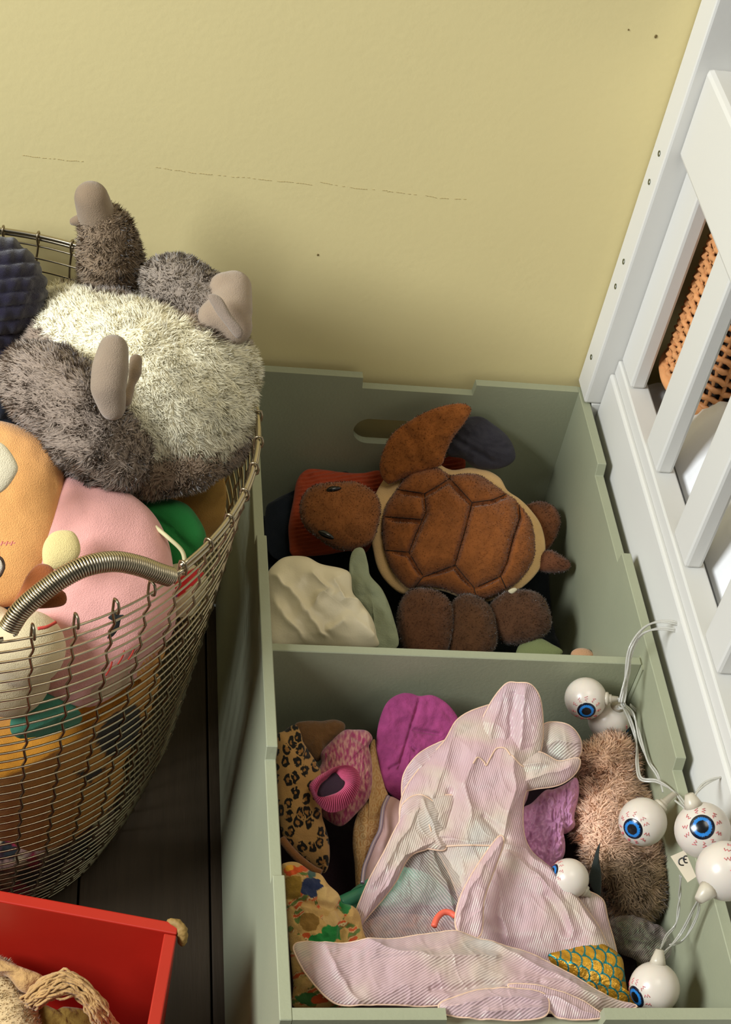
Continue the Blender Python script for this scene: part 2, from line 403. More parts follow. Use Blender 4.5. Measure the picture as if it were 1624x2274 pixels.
# ---------------------------------------------------------------- setting
def struct(name, me, m, parent=None):
    o = obj(name, me, m, parent)
    if parent is None: o['kind'] = 'structure'
    return o
struct('wall_back', boxmesh('wall_back', (-2.2, .012, 0), (2.6, .10, 2.5)), M['wall'])
fl = struct('floor', boxmesh('floor', (-2.2, -3.0, -.05), (2.6, .012, -.022)), mat('subfloor', (20, 17, 14), .9))
x = -.0129 - .1547 * 8
pk = boxmesh('plank', (0.0012, -2.9, -.02), (.1535, .008, 0), .0012)
for i in range(17):
    o = obj('plank', pk, M['plank'], fl); o.location.x = x + i * .1547
# hairline cracks in the plaster
ck = []
for seg in ([(50,345),(120,352),(190,352)], [(345,372),(430,383),(520,392)], [(525,393),(600,398),(700,408)], [(700,402),(790,418),(860,426)], [(860,426),(960,436),(1050,440)]):
    L = [PA(a, b, 1, .0118) for a, b in seg]; Q = cr_open(L, 30)
    Q[:, 2] += np.cumsum(rng.normal(size=30)) * .0003
    for a, b in zip(Q[:-1], Q[1:]):
        if rng.random() < .7: ck.append(tube(np.array([a, b]), .00022, 4))
V, F = merge(ck); struct('trim_1', mesh('trim_1', V, F), mat('plaster_crack', (160, 138, 84), .9))
sp = [(*PA(a, b, 1, .0115), r) for a, b, r in ((1457, 81, .0014), (1396, 66, .0007), (190, 470, .001), (706, 566, .001))]
V, F = merge([((ICO[0] * (r, .0006, r * 1.5) + (a, b, c)), ICO[1]) for a, b, c, r in sp])
struct('trim_2', mesh('trim_2', V, F), mat('paint_chip', (112, 92, 48), .9))

# ---------------------------------------------------------------- toy box
W_, T_ = .42, .011
YA, YB, YC, YD, YE = -.1386, -.2835, -.5636, -.7045, -.8437
NT = .0163; HB = .012
box = empty('toy_box', (W_ / 2, YE / 2, 0), 'sage green two-compartment wooden toy box with stepped rims, against the yellow wall', 'toy box')
def sidepoly():
    s = .0015
    return [(0, HB), (0, Z0), (YA, Z0), (YA - .004, Z0 - NT), (YB + .002, Z0 - NT), (YB, Z0), (YC, Z0), (YC - .004, Z0 - NT), (YD + .002, Z0 - NT), (YD, Z0), (YE, Z0), (YE, HB)]
for nm, a, b in (('side_panel', 0, T_), ('side_panel', W_ - T_, W_)):
    obj(nm, prism(nm, sidepoly(), 0, a, b, .0008), M['green'], box)
# back panel with the handle slot
def endpanel(name, y0, y1, x1, x2, slot):
    bm = bmesh.new()
    out = [(T_, HB), (W_ - T_, HB), (W_ - T_, Z0), (x2, Z0), (x2 - .0015, Z0 - NT), (x1 + .0015, Z0 - NT), (x1, Z0), (T_, Z0)]
    vs = [bm.verts.new((a, y0, b)) for a, b in out]; es = [bm.edges.new((vs[i], vs[(i + 1) % len(vs)])) for i in range(len(vs))]
    if slot:
        cx, cz, hw, r = slot; sl = []
        for k in range(24):
            a = 2 * math.pi * k / 24; sl.append((cx + (hw - r) * (1 if math.cos(a) > 0 else -1) + r * math.cos(a), cz + r * math.sin(a)))
        v2 = [bm.verts.new((a, y0, b)) for a, b in sl]; es += [bm.edges.new((v2[i], v2[(i + 1) % 24])) for i in range(24)]
    bmesh.ops.triangle_fill(bm, use_beauty=True, use_dissolve=False, edges=es)
    r = bmesh.ops.extrude_face_region(bm, geom=bm.faces[:]); bmesh.ops.translate(bm, verts=[v for v in r['geom'] if isinstance(v, bmesh.types.BMVert)], vec=(0, y1 - y0, 0))
    bmesh.ops.recalc_face_normals(bm, faces=bm.faces); me = bpy.data.meshes.new(name); bm.to_mesh(me); bm.free(); return me
q = PA(785, 955, 1, -.011); q2 = PA(830, 930, 1, -.011); q3 = PA(830, 985, 1, -.011)
slc = (q2[2] + q3[2]) / 2; slr = abs(q2[2] - q3[2]) / 2; slx = .21; slh = .21 - q[0]
obj('end_panel', endpanel('end_panel', -T_, 0, .1387, .2794, (slx, slc, slh, slr)), M['green'], box)
obj('end_panel', endpanel('end_panel', YE, YE + T_, .1422, .2819, (slx, slc, slh, slr)), M['green'], box)
YV = -.4184
obj('divider', prism('divider', [(YV, .03), (YV, Z0 - .0192), (YV - .010, Z0 - .0192), (YV - .010, .03)], 0, T_, W_ - T_ - .0016, .0008), M['green'], box)
obj('bottom_panel', boxmesh('bottom_panel', (T_, YE + T_, HB), (W_ - T_, -T_, HB + .012)), M['green'], box)
# side cleat that the divider slots into
obj('cleat', prism('cleat', [(YV + .004, Z0 - .08), (YV + .004, Z0 - .021), (YV - .016, Z0 - .021), (YV - .016, Z0 - .08)], 0, W_ - T_ - .0016, W_ - T_, 0), M['green'], box)
for (a, b) in ((.03, -.05), (.39, -.05), (.03, -.79), (.39, -.79)):
    obj('foot', boxmesh('foot', (a - .02, b - .02, 0), (a + .02, b + .02, HB), .001), M['green'], box)

# ---------------------------------------------------------------- bed with guard rail
XR = .4395
bed = empty('bed', (.85, -1.0, 0), 'white painted wooden bed with slatted guard rail and screwed corner post beside the toy box', 'bed')
TR = .024
obj('corner_post', boxmesh('corner_post', (XR - .0285, -.033, Z0 + .0015), (XR + .030, .0105, Z0 + .9), .003), M['white'], bed)
obj('post_foot', boxmesh('post_foot', (XR - .018, -.033, 0), (XR + .030, .0105, Z0 + .001), .001), M['white'], bed)
LY = -2.0
br_z = Z0 + .052
obj('bottom_rail', boxmesh('bottom_rail', (XR - .0090, LY, Z0 - .18), (XR + TR, -.0335, br_z), .003), M['white'], bed)
obj('upper_ledge', boxmesh('upper_ledge', (XR - .0040, LY, br_z + .0005), (XR + TR, -.034, Z0 + .073), .002), M['white'], bed)
obj('top_rail', boxmesh('top_rail', (XR - .0160, LY, Z0 + .357), (XR + .022, -.0335, Z0 + .463), .006), M['white'], bed)
slm = None
for i in range(14):
    y1 = -.0335 - i * .1435
    me = slm or boxmesh('slat', (XR - .001, -.053, 0), (XR + .019, 0, .2832), .004); slm = me
    o = obj('slat', me, M['white'], bed); o.location.y += y1 + .0; o.location.z += Z0 + .0735
for a, b in ((1465, 341), (1443, 404), (1386, 581), (1368, 636), (1314, 793)):
    p_ = PA(a, b, 0, XR - .0285); 
    u = np.array([np.cos(t) for t in np.linspace(0, 2*np.pi, 16, endpoint=False)]); vv = np.sin(np.linspace(0, 2*np.pi, 16, endpoint=False)); r = .0034
    Vs = [p_ + (-.0008, u[k] * r, vv[k] * r) for k in range(16)] + [p_ + (.002, u[k] * r, vv[k] * r) for k in range(16)] + [p_ + (-.0002, u[k] * r * .5, vv[k] * r * .5) for k in range(16)] + [p_ + (.001, 0, 0)]
    Fs = [(k, (k+1) % 16, 16 + (k+1) % 16, 16 + k) for k in range(16)] + [(k, 32 + k, 32 + (k+1) % 16, (k+1) % 16) for k in range(16)] + [(32 + k, 48, 32 + (k+1) % 16) for k in range(16)]
    obj('screw', mesh('screw', Vs, Fs, smooth=False), M['screw'], bed)
obj('mattress', boxmesh('mattress', (XR + .03, -1.98, Z0 - .16), (1.3, -.036, Z0 + .055), .02), M['duvet'], bed)
obj('far_rail', boxmesh('far_rail', (1.305, LY, Z0 - .18), (1.33, -.034, Z0 + .07), .003), M['white'], bed)
for yy in (-1.97, -.06):
    obj('leg', boxmesh('leg', (1.32 - .03, yy - .02, 0), (1.345, yy + .02, Z0 - .185), .002), M['white'], bed)
obj('leg', boxmesh('leg', (XR, -1.99, 0), (XR + .04, -1.95, Z0 - .185), .002), M['white'], bed)
# rumpled duvet on the mattress
gx, gy = np.meshgrid(np.linspace(XR + .034, 1.2, 60), np.linspace(-1.9, -.12, 110), indexing='ij')
Q = np.c_[gx.ravel(), gy.ravel(), np.zeros(gx.size)]
hh = .045 + .05 * nz(Q, 7., 3) + .02 * np.abs(nz(Q, 18., 2, 5.)); ex = np.clip((Q[:, 0] - XR - .034) / .03, 0, 1); ey = np.clip((-.12 - Q[:, 1]) / .05, 0, 1)
Q[:, 2] = Z0 + .057 + np.clip(hh + .012, .006, .12) * np.sqrt(ex) * np.sqrt(ey)
i, j = np.meshgrid(np.arange(59), np.arange(109), indexing='ij'); a = (i * 110 + j).ravel()
dv = obj('duvet', mesh('duvet', Q, np.c_[a, a + 110, a + 111, a + 1]), M['duvet'], None, 'rumpled white duvet lying on the bed behind the guard rail', 'duvet')
# rattan basket
rc = P(1655, 770, .18); rc = np.array([.545, -.098, 0])
rb = empty('rattan_basket', (rc[0], rc[1], Z0 + .06), 'orange woven rattan basket glimpsed between the slats of the white guard rail', 'basket')
R0 = .073; z0, z1 = Z0 + .105, Z0 + .395
parts = []
for k in range(34):
    t = 2 * np.pi * k / 34
    zz = np.linspace(z0, z1, 40); rr = R0 + .0022 * np.cos(np.arange(40) * np.pi + k * np.pi)
    parts.append(tube(np.c_[rc[0] + rr * np.cos(t + .012 * np.sin(zz * 90)), rc[1] + rr * np.sin(t + .012 * np.sin(zz * 90)), zz], .0023, 4))
V, F = merge(parts); obj('upright_strands', mesh('upright_strands', V, F), M['rattan'], rb, kind='stuff')
for k in range(21):
    zz = z0 + (z1 - z0) * (k + .5) / 21; t = np.linspace(0, 2*np.pi, 88, endpoint=False)
    V, F = tube(np.c_[rc[0] + (R0 + .0022 * np.sin(t * 34 + k * np.pi)) * np.cos(t), rc[1] + (R0 + .0022 * np.sin(t * 34 + k * np.pi)) * np.sin(t), np.full(88, zz)], .0040, 5, closed=True)
    obj('woven_band', mesh('woven_band', V, F), M['rattan'], rb)
for zz in (z0, z1):
    t = np.linspace(0, 2*np.pi, 88, endpoint=False)
    V, F = tube(np.c_[rc[0] + R0 * np.cos(t), rc[1] + R0 * np.sin(t), np.full(88, zz)], .008, 8, closed=True); obj('rim', mesh('rim', V, F), M['rattan'], rb)
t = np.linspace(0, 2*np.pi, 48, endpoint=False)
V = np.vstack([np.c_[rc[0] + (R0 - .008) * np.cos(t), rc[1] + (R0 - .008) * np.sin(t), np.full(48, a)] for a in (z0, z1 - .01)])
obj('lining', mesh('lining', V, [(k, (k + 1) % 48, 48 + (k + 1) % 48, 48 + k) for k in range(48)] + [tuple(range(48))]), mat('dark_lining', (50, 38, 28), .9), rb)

# ---------------------------------------------------------------- wire basket
BC = np.array([-.3087, -.302]); prof_z = np.array([-.44, -.36, -.25, -.1, .05, .175]) + Z0; prof_r = np.array([.1915, .2173, .2433, .2615, .2781, .291])
def br(z): return np.interp(z, prof_z, prof_r)
wb = empty('wire_basket', (BC[0], BC[1], 0), 'tall round woven steel wire basket full of plush toys, left of the toy box', 'basket')
RH = Z0 + .175
def ringpts(z, r, a0=0, a1=360, n=120, closed=True):
    t = np.radians(np.linspace(a0, a1, n, endpoint=not closed)); return np.c_[BC[0] + r * np.cos(t), BC[1] + r * np.sin(t), np.full(n, z)]
V, F = tube(ringpts(RH, .291, -42.5, 281.5, 150, False), .0024, 8); obj('rim', mesh('rim', V, F), M['steel'], wb)
V, F = tube(ringpts(RH - .0052, .2925, -44, 283, 150, False), .0021, 8); obj('rim', mesh('rim', V, F), M['steel'], wb)
nr = 40; zs = RH - .0125 - np.arange(nr) * (RH - .0125 - .008) / (nr - 1)
for k, z in enumerate(zs):
    V, F = tube(ringpts(z, br(z), 0, 360, 120), .00125, 5, closed=True); obj('hoop_wire', mesh('hoop_wire', V, F), M['steel'] if k < 99 else M['steel2'], wb)
# upright wires: crimped between the hoops, hooked over the rim
tq = []; 
for k, z in enumerate(zs):
    s_ = 1 if k % 2 else -1; tq.append((br(z) + .0018 * s_, .0010 * s_, z)); 
    if k < nr - 1: zm = (z + zs[k+1]) / 2; tq.append((br(zm) + .0004 * s_, .0002 * s_, zm))
hook = [(.2885, 0, RH - .010), (.2872, 0, RH - .002), (.288, 0, RH + .0030), (.291, 0, RH + .0042), (.2945, 0, RH + .003), (.2962, 0, RH - .003), (.2955, 0, RH - .009), (.2925, .0, RH - .0115)]
pth = np.array([(a, b, c - 0) for a, b, c in ([hook[7], hook[6], hook[5], hook[4], hook[3], hook[2], hook[1]] + tq)])
V, F = tube(pth, .00135, 5); V[:, 2] -= 0; upm = mesh('upright_wire', V, F)
for k in range(48):
    a = math.radians(-72 + 7.5 * k); o = obj('upright_wire', upm, M['steel2'], wb); o.rotation_euler.z = a; o.location = (0, 0, 0)
# floor of the basket
for k in range(6):
    V, F = tube(ringpts(.006, .03 * (k + 1), 0, 360, 60), .0013, 5, closed=True); obj('base_wire', mesh('base_wire', V, F), M['steel2'], wb)
# coil handle
hp = [P(18, 1398, .172), P(45, 1357, .187), P(90, 1317, .200), P(140, 1282, .210), P(195, 1256, .216), P(255, 1247, .212), (P(310, 1257, .200)), P(350, 1272, .188), P(378, 1281, .178)]
core = cr_open(hp, 400); V, F = tube(core, .0032, 8); obj('handle_core', mesh('handle_core', V, F), M['steel2'], wb)
L = np.r_[0, np.cumsum(np.linalg.norm(np.diff(core, axis=0), axis=1))]; turns = 76; npt = turns * 14
s_ = np.linspace(.0, L[-1], npt); cc = np.stack([np.interp(s_, L, core[:, k]) for k in range(3)], 1)
Tn = np.gradient(cc, axis=0); Tn /= np.linalg.norm(Tn, axis=1)[:, None]; Uu = np.cross(Tn, (0, 0, 1)); Uu /= np.linalg.norm(Uu, axis=1)[:, None]; Ww = np.cross(Tn, Uu)
ph = np.linspace(0, turns * 2 * np.pi, npt)[:, None]; V, F = tube(cc + .0082 * (Uu * np.cos(ph) + Ww * np.sin(ph)), .00125, 5)
obj('handle_coil', mesh('handle_coil', V, F), M['steel'], wb)

def inbasket(V):
    d = V[:, :2] - BC; r = np.linalg.norm(d, axis=1) + 1e-9; lim = np.where(V[:, 2] < RH + .006, br(np.clip(V[:, 2], 0, RH)) - .0065, 9.)
    k = np.minimum(1, lim / r); V = V.copy(); V[:, :2] = BC + d * k[:, None]; V[:, 2] = np.maximum(V[:, 2], .012); return V
BASKET = True
# ================================================================ toys in the basket
def rotz_dir(v): return nrm(v)
# --- grey and cream furry animal lying on its back
pa = empty('plush_animal', P(330, 850, .10), 'big grey plush animal with shaggy cream belly, lying on its back atop the wire basket', 'plush toy')
bc = P(318, 862, .165)
fwd = tocam(bc)
ells = [S(330, 850, .165, 205, (1, 1, .82)), S(400, 905, .155, 175, (1, 1, .9)), S(230, 800, .155, 175, (1, 1, .8)), S(410, 850, .165, 165), S(175, 740, .155, 100), S(450, 900, .155, 122), S(250, 935, .15, 160), S(150, 700, .15, 70)]
V, F = blob(ells, .0055, 10)
V = inbasket(V); px = topx(V); N = vnormals(V, F)
cream = zt([(262,640),(330,660),(450,670),(640,735),(830,750),(950,790),(1100,880),(1250,975),(1430,1010),(1700,1050),(1700,1250),(1560,1420),(1400,1570),(1290,1680),(1130,1700),(1010,1755),(930,1750),(850,1700),(790,1690),(760,1600),(690,1520),(680,1430),(730,1330),(760,1250),(640,1180),(430,1050),(300,960),(220,900)], 0, 380, 2.619)
w_ = np.c_[n2(px, 26, 1, 2), n2(px, 26, 2, 2)] * 9
isc = inpoly(px + w_, cream) & ((N @ fwd) > -.35)
GREY = np.array(lin((156, 136, 118))); CREAM = np.array(lin((255, 247, 218)))
cols = np.where(isc[:, None], CREAM, GREY)
gdir = nrm(np.array([.5, -.3, -.8]))
def fd(p0):
    d = p0 - bc; d[:, 2] *= .2; d /= np.linalg.norm(d, axis=1)[:, None] + 1e-6; return d * .35 + np.array([.15, -.1, -.25])
V2, F2, c2, n2_ = add_fur(V, F, cols, 700000, .0085, .0010, fd, .36, .42, .09, 1, curl=.5, clump=.008, nblend=.35, tipg=1.12)
obj('body', mesh('body', V2, F2, c2, n2_), M['fur'], pa, 'grey furry body with cream belly fur')
def furpart(name, ells, col, par, L=.008, dens=600000, vox=.004, gd=None, sm=6, label=None, clump=.009, wd=.0011, lift=.6, spread=.35, var=.13, colfn=None):
    V, F = blob(ells, vox, sm); V = inbasket(V) if BASKET else V; cols = const(V, col) if colfn is None else colfn(V)
    V2, F2, c2, nn = add_fur(V, F, cols, dens, L, wd, (lambda p0: np.tile(gd, (len(p0), 1))) if gd is not None else None, spread, lift, var, len(V) % 97, curl=.6, clump=clump)
    return obj(name, mesh(name, V2, F2, c2, nn), M['fur'], par, label)
def plushpart(name, ells, col, par, vox=.003, sm=6, label=None, disp=None, colfn=None, m='plush', kind=None):
    V, F = blob(ells, vox, sm)
    if disp is not None: N = vnormals(V, F); V = V + N * disp(V, topx(V))[:, None]
    if BASKET: V = inbasket(V)
    return obj(name, mesh(name, V, F, const(V, col) if colfn is None else colfn(V, topx(V))), M[m], par, label)
# upright limb at the back
yb = P(248, 655, .17)[1]
def PYr(px_, py_, y, r): p = PA(px_, py_, 1, y); return np.r_[p, r * pxm(p)]
L1 = chain_w([PYr(250, 650, yb, 68), PYr(245, 570, yb, 66), PYr(238, 520, yb, 56), PYr(230, 505, yb, 50)])
furpart('limb', L1, (146, 124, 100), pa, .0075, clump=.007)
plushpart('paw', chain_w([PYr(203, 440, yb, 38), PYr(212, 470, yb, 41), PYr(224, 505, yb, 44)]), (138, 118, 96), pa)
plushpart('thumb', chain_w([PYr(163, 492, yb, 10), PYr(178, 488, yb, 13), PYr(200, 500, yb, 18)]), (138, 118, 96), pa, .002)
# right rear limb with folded smooth paw
L2 = chain([(368, 625, .225, 54), (395, 640, .228, 72), (435, 665, .225, 72), (480, 690, .222, 62)])
furpart('limb', L2, (150, 136, 122), pa, .006, clump=.006)
plushpart('paw', chain([(500, 642, .25, 38), (520, 640, .25, 40), (512, 690, .243, 50), (478, 705, .24, 40)]) + chain([(505, 700, .243, 48), (520, 725, .235, 42)]), (154, 134, 114), pa)
V, F, I = puff([(462, 655), (490, 660), (515, 700), (540, 735), (528, 752), (500, 720), (478, 690)], .268, 13, 8, tilt=.8, K=8, N=40)
obj('paw_fold', mesh('paw_fold', V, F, const(V, (140, 124, 110))), M['plush'], pa)
# left front limb
L3 = chain([(70, 830, .215, 62), (110, 860, .215, 92), (160, 900, .21, 84), (200, 960, .19, 90), (250, 1010, .165, 84)])
furpart('limb', L3, (158, 140, 124), pa, .009, gd=np.array([-.5, -.1, .1]), clump=.008)
L4 = chain([(262, 1030, .13, 70), (330, 1045, .13, 62), (420, 1030, .14, 60), (490, 980, .15, 50)])
furpart('underside', L4, (156, 134, 112), pa, .007)
plushpart('paw', chain([(252, 776, .292, 34), (245, 820, .285, 42), (240, 860, .275, 40), (250, 905, .258, 30)]), (144, 126, 108), pa)
plushpart('thumb', chain([(302, 800, .262, 15), (300, 828, .260, 15), (293, 850, .256, 10), (280, 890, .252, 14)]), (134, 114, 94), pa, .0022)

# --- navy corduroy plush
ny = empty('corduroy_plush', P(-40, 760, 0), 'dark navy corduroy plush with ribbed cover at the left edge of the wire basket', 'plush toy')
def ribs(V, px): return .0050 * np.abs(np.sin(px[:, 1] / 31 * np.pi + px[:, 0] * .012)) ** .6 * (.8 + .2 * np.sin(px[:, 0] / 5 + 2 * np.floor(px[:, 1] / 31)))
plushpart('body', [S(-28, 650, .19, 122), S(-60, 740, .15, 120), S(-110, 600, .18, 110)], (36, 32, 50), ny, .0022, 4, disp=ribs)
plushpart('body_underside', [S(-10, 860, .09, 105), S(-90, 900, .05, 120)], (30, 34, 46), ny, .003, 4, disp=ribs)

# --- orange squishy plush
og = empty('orange_plush', P(-10, 1150, 0), 'smooth orange plush with cream patches and brown feet at the left of the basket', 'plush toy')
V, F, I = puff([(146, 1130), (140, 1040), (112, 988), (62, 955), (-20, 935), (-120, 950), (-190, 1050), (-200, 1180), (-150, 1300), (-40, 1350), (60, 1330), (118, 1250)], .13, 80, 60, tilt=.7, K=20, N=110, pw=2.3,
               disp=lambda p_, s: 4 * n2(p_, 90, 3) - 3 * np.exp(-(dseg(p_, [[(-60, 960), (30, 968), (75, 990), (108, 1030), (122, 1090)]]) / 3) ** 2))
obj('body', mesh('body', inbasket(V), F, const(V, (234, 172, 104))), M['plush'], og)
V, F, I = puff([(38, 1030), (32, 1060), (0, 1095), (-60, 1105), (-90, 1050), (-60, 990), (0, 982)], .213, 14, 6, tilt=.7, K=9, N=48, pw=2.5); obj('face_patch', mesh('face_patch', inbasket(V), F, const(V, (226, 214, 184))), M['plush'], og, 'cream face patch')
V, F, I = puff([(178, 1210), (172, 1240), (135, 1262), (100, 1260), (95, 1215), (118, 1182), (160, 1180)], .155, 18, 10, tilt=.7, K=9, N=48); obj('ear', mesh('ear', inbasket(V), F, const(V, (222, 202, 140))), M['plush'], og, 'pale yellow ear')
V, F, I = puff([(122, 1300), (118, 1262), (88, 1252), (62, 1275), (45, 1310), (30, 1345), (70, 1352), (140, 1345), (146, 1318)], .185, 16, 10, tilt=.7, K=9, N=48); obj('foot', mesh('foot', inbasket(V), F, const(V, (152, 84, 42))), M['plush'], og, 'brown foot')
st = []
for k in range(6): st.append(tube(np.array([P(2 + k * 5.5, 1211 - (k % 2) * 4, .2215), P(6 + k * 5.5, 1202 + (k % 2) * 3, .2225)]), .0007, 4))
V, F = merge(st); obj('blush', mesh('blush', V, F), mat('pink_thread', (232, 130, 120), .7), og)
V, F = tube(cr_closed([P(8, 1262, .212), P(4, 1242, .214), P(-12, 1236, .216), P(-26, 1252, .214), P(-22, 1276, .211), P(-4, 1282, .210)], 40), .0013, 6, closed=True); obj('eye_rim', mesh('eye_rim', V, F), mat('eye_outline', (60, 40, 30), .6), og)
V, F, I = puff([(6, 1262), (2, 1244), (-12, 1239), (-24, 1252), (-20, 1274), (-4, 1279)], .213, 4, 3, tilt=.7, K=6, N=30); obj('eye', mesh('eye', inbasket(V), F, const(V, (225, 215, 200))), M['plush'], og)

# --- pink round plush
pk_ = empty('pink_plush', P(215, 1290, -.1), 'round pale pink plush squeezed behind the coiled basket handle', 'plush toy')
V, F, I = puff([(130, 1075), (170, 1058), (250, 1075), (330, 1130), (372, 1200), (386, 1280), (390, 1380), (380, 1470), (330, 1540), (240, 1570), (140, 1560), (60, 1500), (40, 1380), (60, 1200)], .075, 105, 60, n=(.05, -.62, .78), K=24, N=130, pw=2.2,
               disp=lambda p_, s: 5 * n2(p_, 120, 8) - 6 * np.exp(-(dseg(p_, [[(135, 1210), (165, 1160), (190, 1140)]]) / 14) ** 2))
obj('body', mesh('body', inbasket(V), F, const(V, (226, 166, 158))), M['plush'], pk_)
V, F, I = puff([(262, 1350), (250, 1362), (240, 1372), (250, 1380), (246, 1400), (238, 1418), (252, 1412), (264, 1395), (268, 1378), (276, 1366), (262, 1364)], .105, 4, 3, tilt=.7, K=6, N=60); obj('eye', mesh('eye', inbasket(V), F, const(V, (30, 34, 34))), M['plush'], pk_, 'dark stitched eye')
# --- cream plush behind the front wires
cp = empty('cream_plush', P(60, 1450, -.15), 'cream plush with a small red mouth behind the front wires of the basket', 'plush toy')
plushpart('body', [S(60, 1440, .085, 85), S(20, 1500, .04, 92), S(-40, 1440, .06, 100)], (222, 204, 164), cp, .004)
V, F = tube(cr_open([P(84, 1396, .142), P(104, 1392, .1415), P(124, 1382, .139)], 20), .0016, 6); obj('mouth', mesh('mouth', V, F), mat('red_felt', (206, 74, 62), .8), cp)
# --- yellow plush at the bottom, teal bandana
yp = empty('yellow_plush', P(170, 1740, -.35), 'mustard yellow plush with black patches low down in the wire basket', 'plush toy')
def ycol(V, px):
    c = const(V, (216, 146, 48)); k = inpoly(px + np.c_[n2(px, 20, 4, 2), n2(px, 20, 5, 2)] * 6, [(205, 1640), (250, 1590), (300, 1560), (315, 1600), (300, 1650), (240, 1685)]) | inpoly(px, [(160, 1710), (200, 1715), (240, 1700), (200, 1740)])
    c[k] = lin((30, 26, 24)); return c
plushpart('body', [S(150, 1700, -.12, 165), S(250, 1640, -.08, 125), S(50, 1740, -.14, 165), S(310, 1560, -.04, 75), S(350, 1480, .02, 50), S(160, 1800, -.2, 140)], (216, 146, 48), yp, .005, colfn=ycol)
V, F, I = puff([(25, 1628), (35, 1570), (85, 1536), (150, 1550), (205, 1635), (150, 1658), (80, 1648)], -.0, 20, 8, n=(.1, -.75, .65), K=12, N=60, disp=lambda p_, s: 4 * n2(p_, 30, 9))
bd = obj('bandana', mesh('bandana', inbasket(V), F, const(V, (82, 148, 122))), M['cloth'], None, 'teal green bandana behind the wires, against the mustard plush', 'bandana')
# --- beige doll
dl = empty('soft_doll', P(250, 1520, -.1), 'beige soft doll with stitched fingers pressed against the basket wires', 'doll')
plushpart('hand', chain([(295, 1450, .045, 26), (250, 1480, .04, 34), (215, 1520, .03, 34), (280, 1540, .02, 38)]), (206, 180, 148), dl, .003)
V, F = merge([tube(cr_open([P(a, b, .075), P(a + 10, b - 16, .076), P(a + 14, b - 30, .072)], 12), .0008, 4) for a, b in ((262, 1475), (235, 1500), (285, 1465))]); obj('stitching', mesh('stitching', V, F), mat('red_thread', (190, 60, 50), .8), dl)
# --- patchwork ball right at the bottom
def pcol(V, px):
    f1, f2, idn = worley(px, 34, 5); pal = np.array([lin(c) for c in ((170, 36, 70), (176, 160, 130), (60, 40, 50), (150, 120, 110), (40, 46, 50))]); return pal[(idn * 4.99).astype(int)] * np.where(f2 - f1 > .12, 1, .4)[:, None]
plp = plushpart('patchwork_pillow', [S(60, 1900, -.33, 135), S(170, 1880, -.32, 110), S(-30, 1880, -.33, 120)], (120, 60, 80), None, .004, colfn=pcol, m='cloth')
plp['label'] = 'dark patchwork pillow with pink and cream spots at the bottom of the basket'; plp['category'] = 'pillow'
dc = plushpart('dark_filler', [(np.array([BC[0] + a, BC[1] + b, z]), r) for a, b, z, r in ((0, .02, .12, .13), (-.03, .06, .25, .16), (.04, .05, .36, .15), (-.08, -.02, .4, .14), (.07, .06, .22, .11), (.0, -.02, .08, .11))], (34, 34, 40), None, .008, m='cloth'); dc['label'] = 'dark filler mass added in the middle of the wire basket to shade the toy box, behind the plush toys'; dc['category'] = 'clothes'  # mostly hidden filler mass, added to keep light off the box's left face
# --- green bag with cream piping
gb = empty('green_bonnet', P(385, 1160, .06), 'bright green fabric bonnet with cream piping tucked beside the pink plush', 'bonnet')
V, F, I = puff([(300, 1118), (360, 1108), (410, 1118), (440, 1150), (458, 1190), (450, 1225), (420, 1245), (390, 1262), (340, 1240), (300, 1180)], .085, 34, 30, tilt=.6, K=16, N=80, disp=lambda p_, s: -8 * np.exp(-(dseg(p_, [[(315, 1130), (370, 1165), (430, 1225)]]) / 5) ** 2) + 3 * n2(p_, 40, 2))
obj('crown', mesh('crown', inbasket(V), F, const(V, (30, 112, 48))), M['cloth'], gb)
V, F = tube(cr_open([P(345, 1170, .128), P(375, 1195, .125), P(405, 1225, .115), P(412, 1262, .1)], 30), .0022, 6); obj('piping', mesh('piping', inbasket(V), F), mat('cream_piping', (206, 196, 150), .7), gb)
tb = plushpart('mustard_cushion', [S(455, 1120, .03, 75), S(430, 1060, .04, 85), S(400, 1180, 0, 80)], (176, 134, 66), None, .004, m='cloth'); tb['label'] = 'mustard cushion wedged behind the green bonnet inside the wire basket'; tb['category'] = 'cushion'
def bcol(V, px):
    c = const(V, (212, 200, 160)); c[inpoly(px, [(375, 1330), (375, 1300), (440, 1255), (460, 1275), (400, 1325)])] = lin((200, 44, 44)); c[inpoly(px, [(360, 1350), (375, 1310), (395, 1310), (385, 1345)])] = lin((60, 70, 140)); c[inpoly(px, [(440, 1265), (460, 1235), (475, 1245), (460, 1275)])] = lin((228, 186, 40)); return c
bb = plushpart('striped_ball', [S(405, 1310, .055, 62)], (212, 200, 160), None, .003, colfn=bcol, m='cloth'); bb['label'] = 'small cream ball with red, blue and yellow stripes by the right handle end'; bb['category'] = 'ball'

BASKET = False
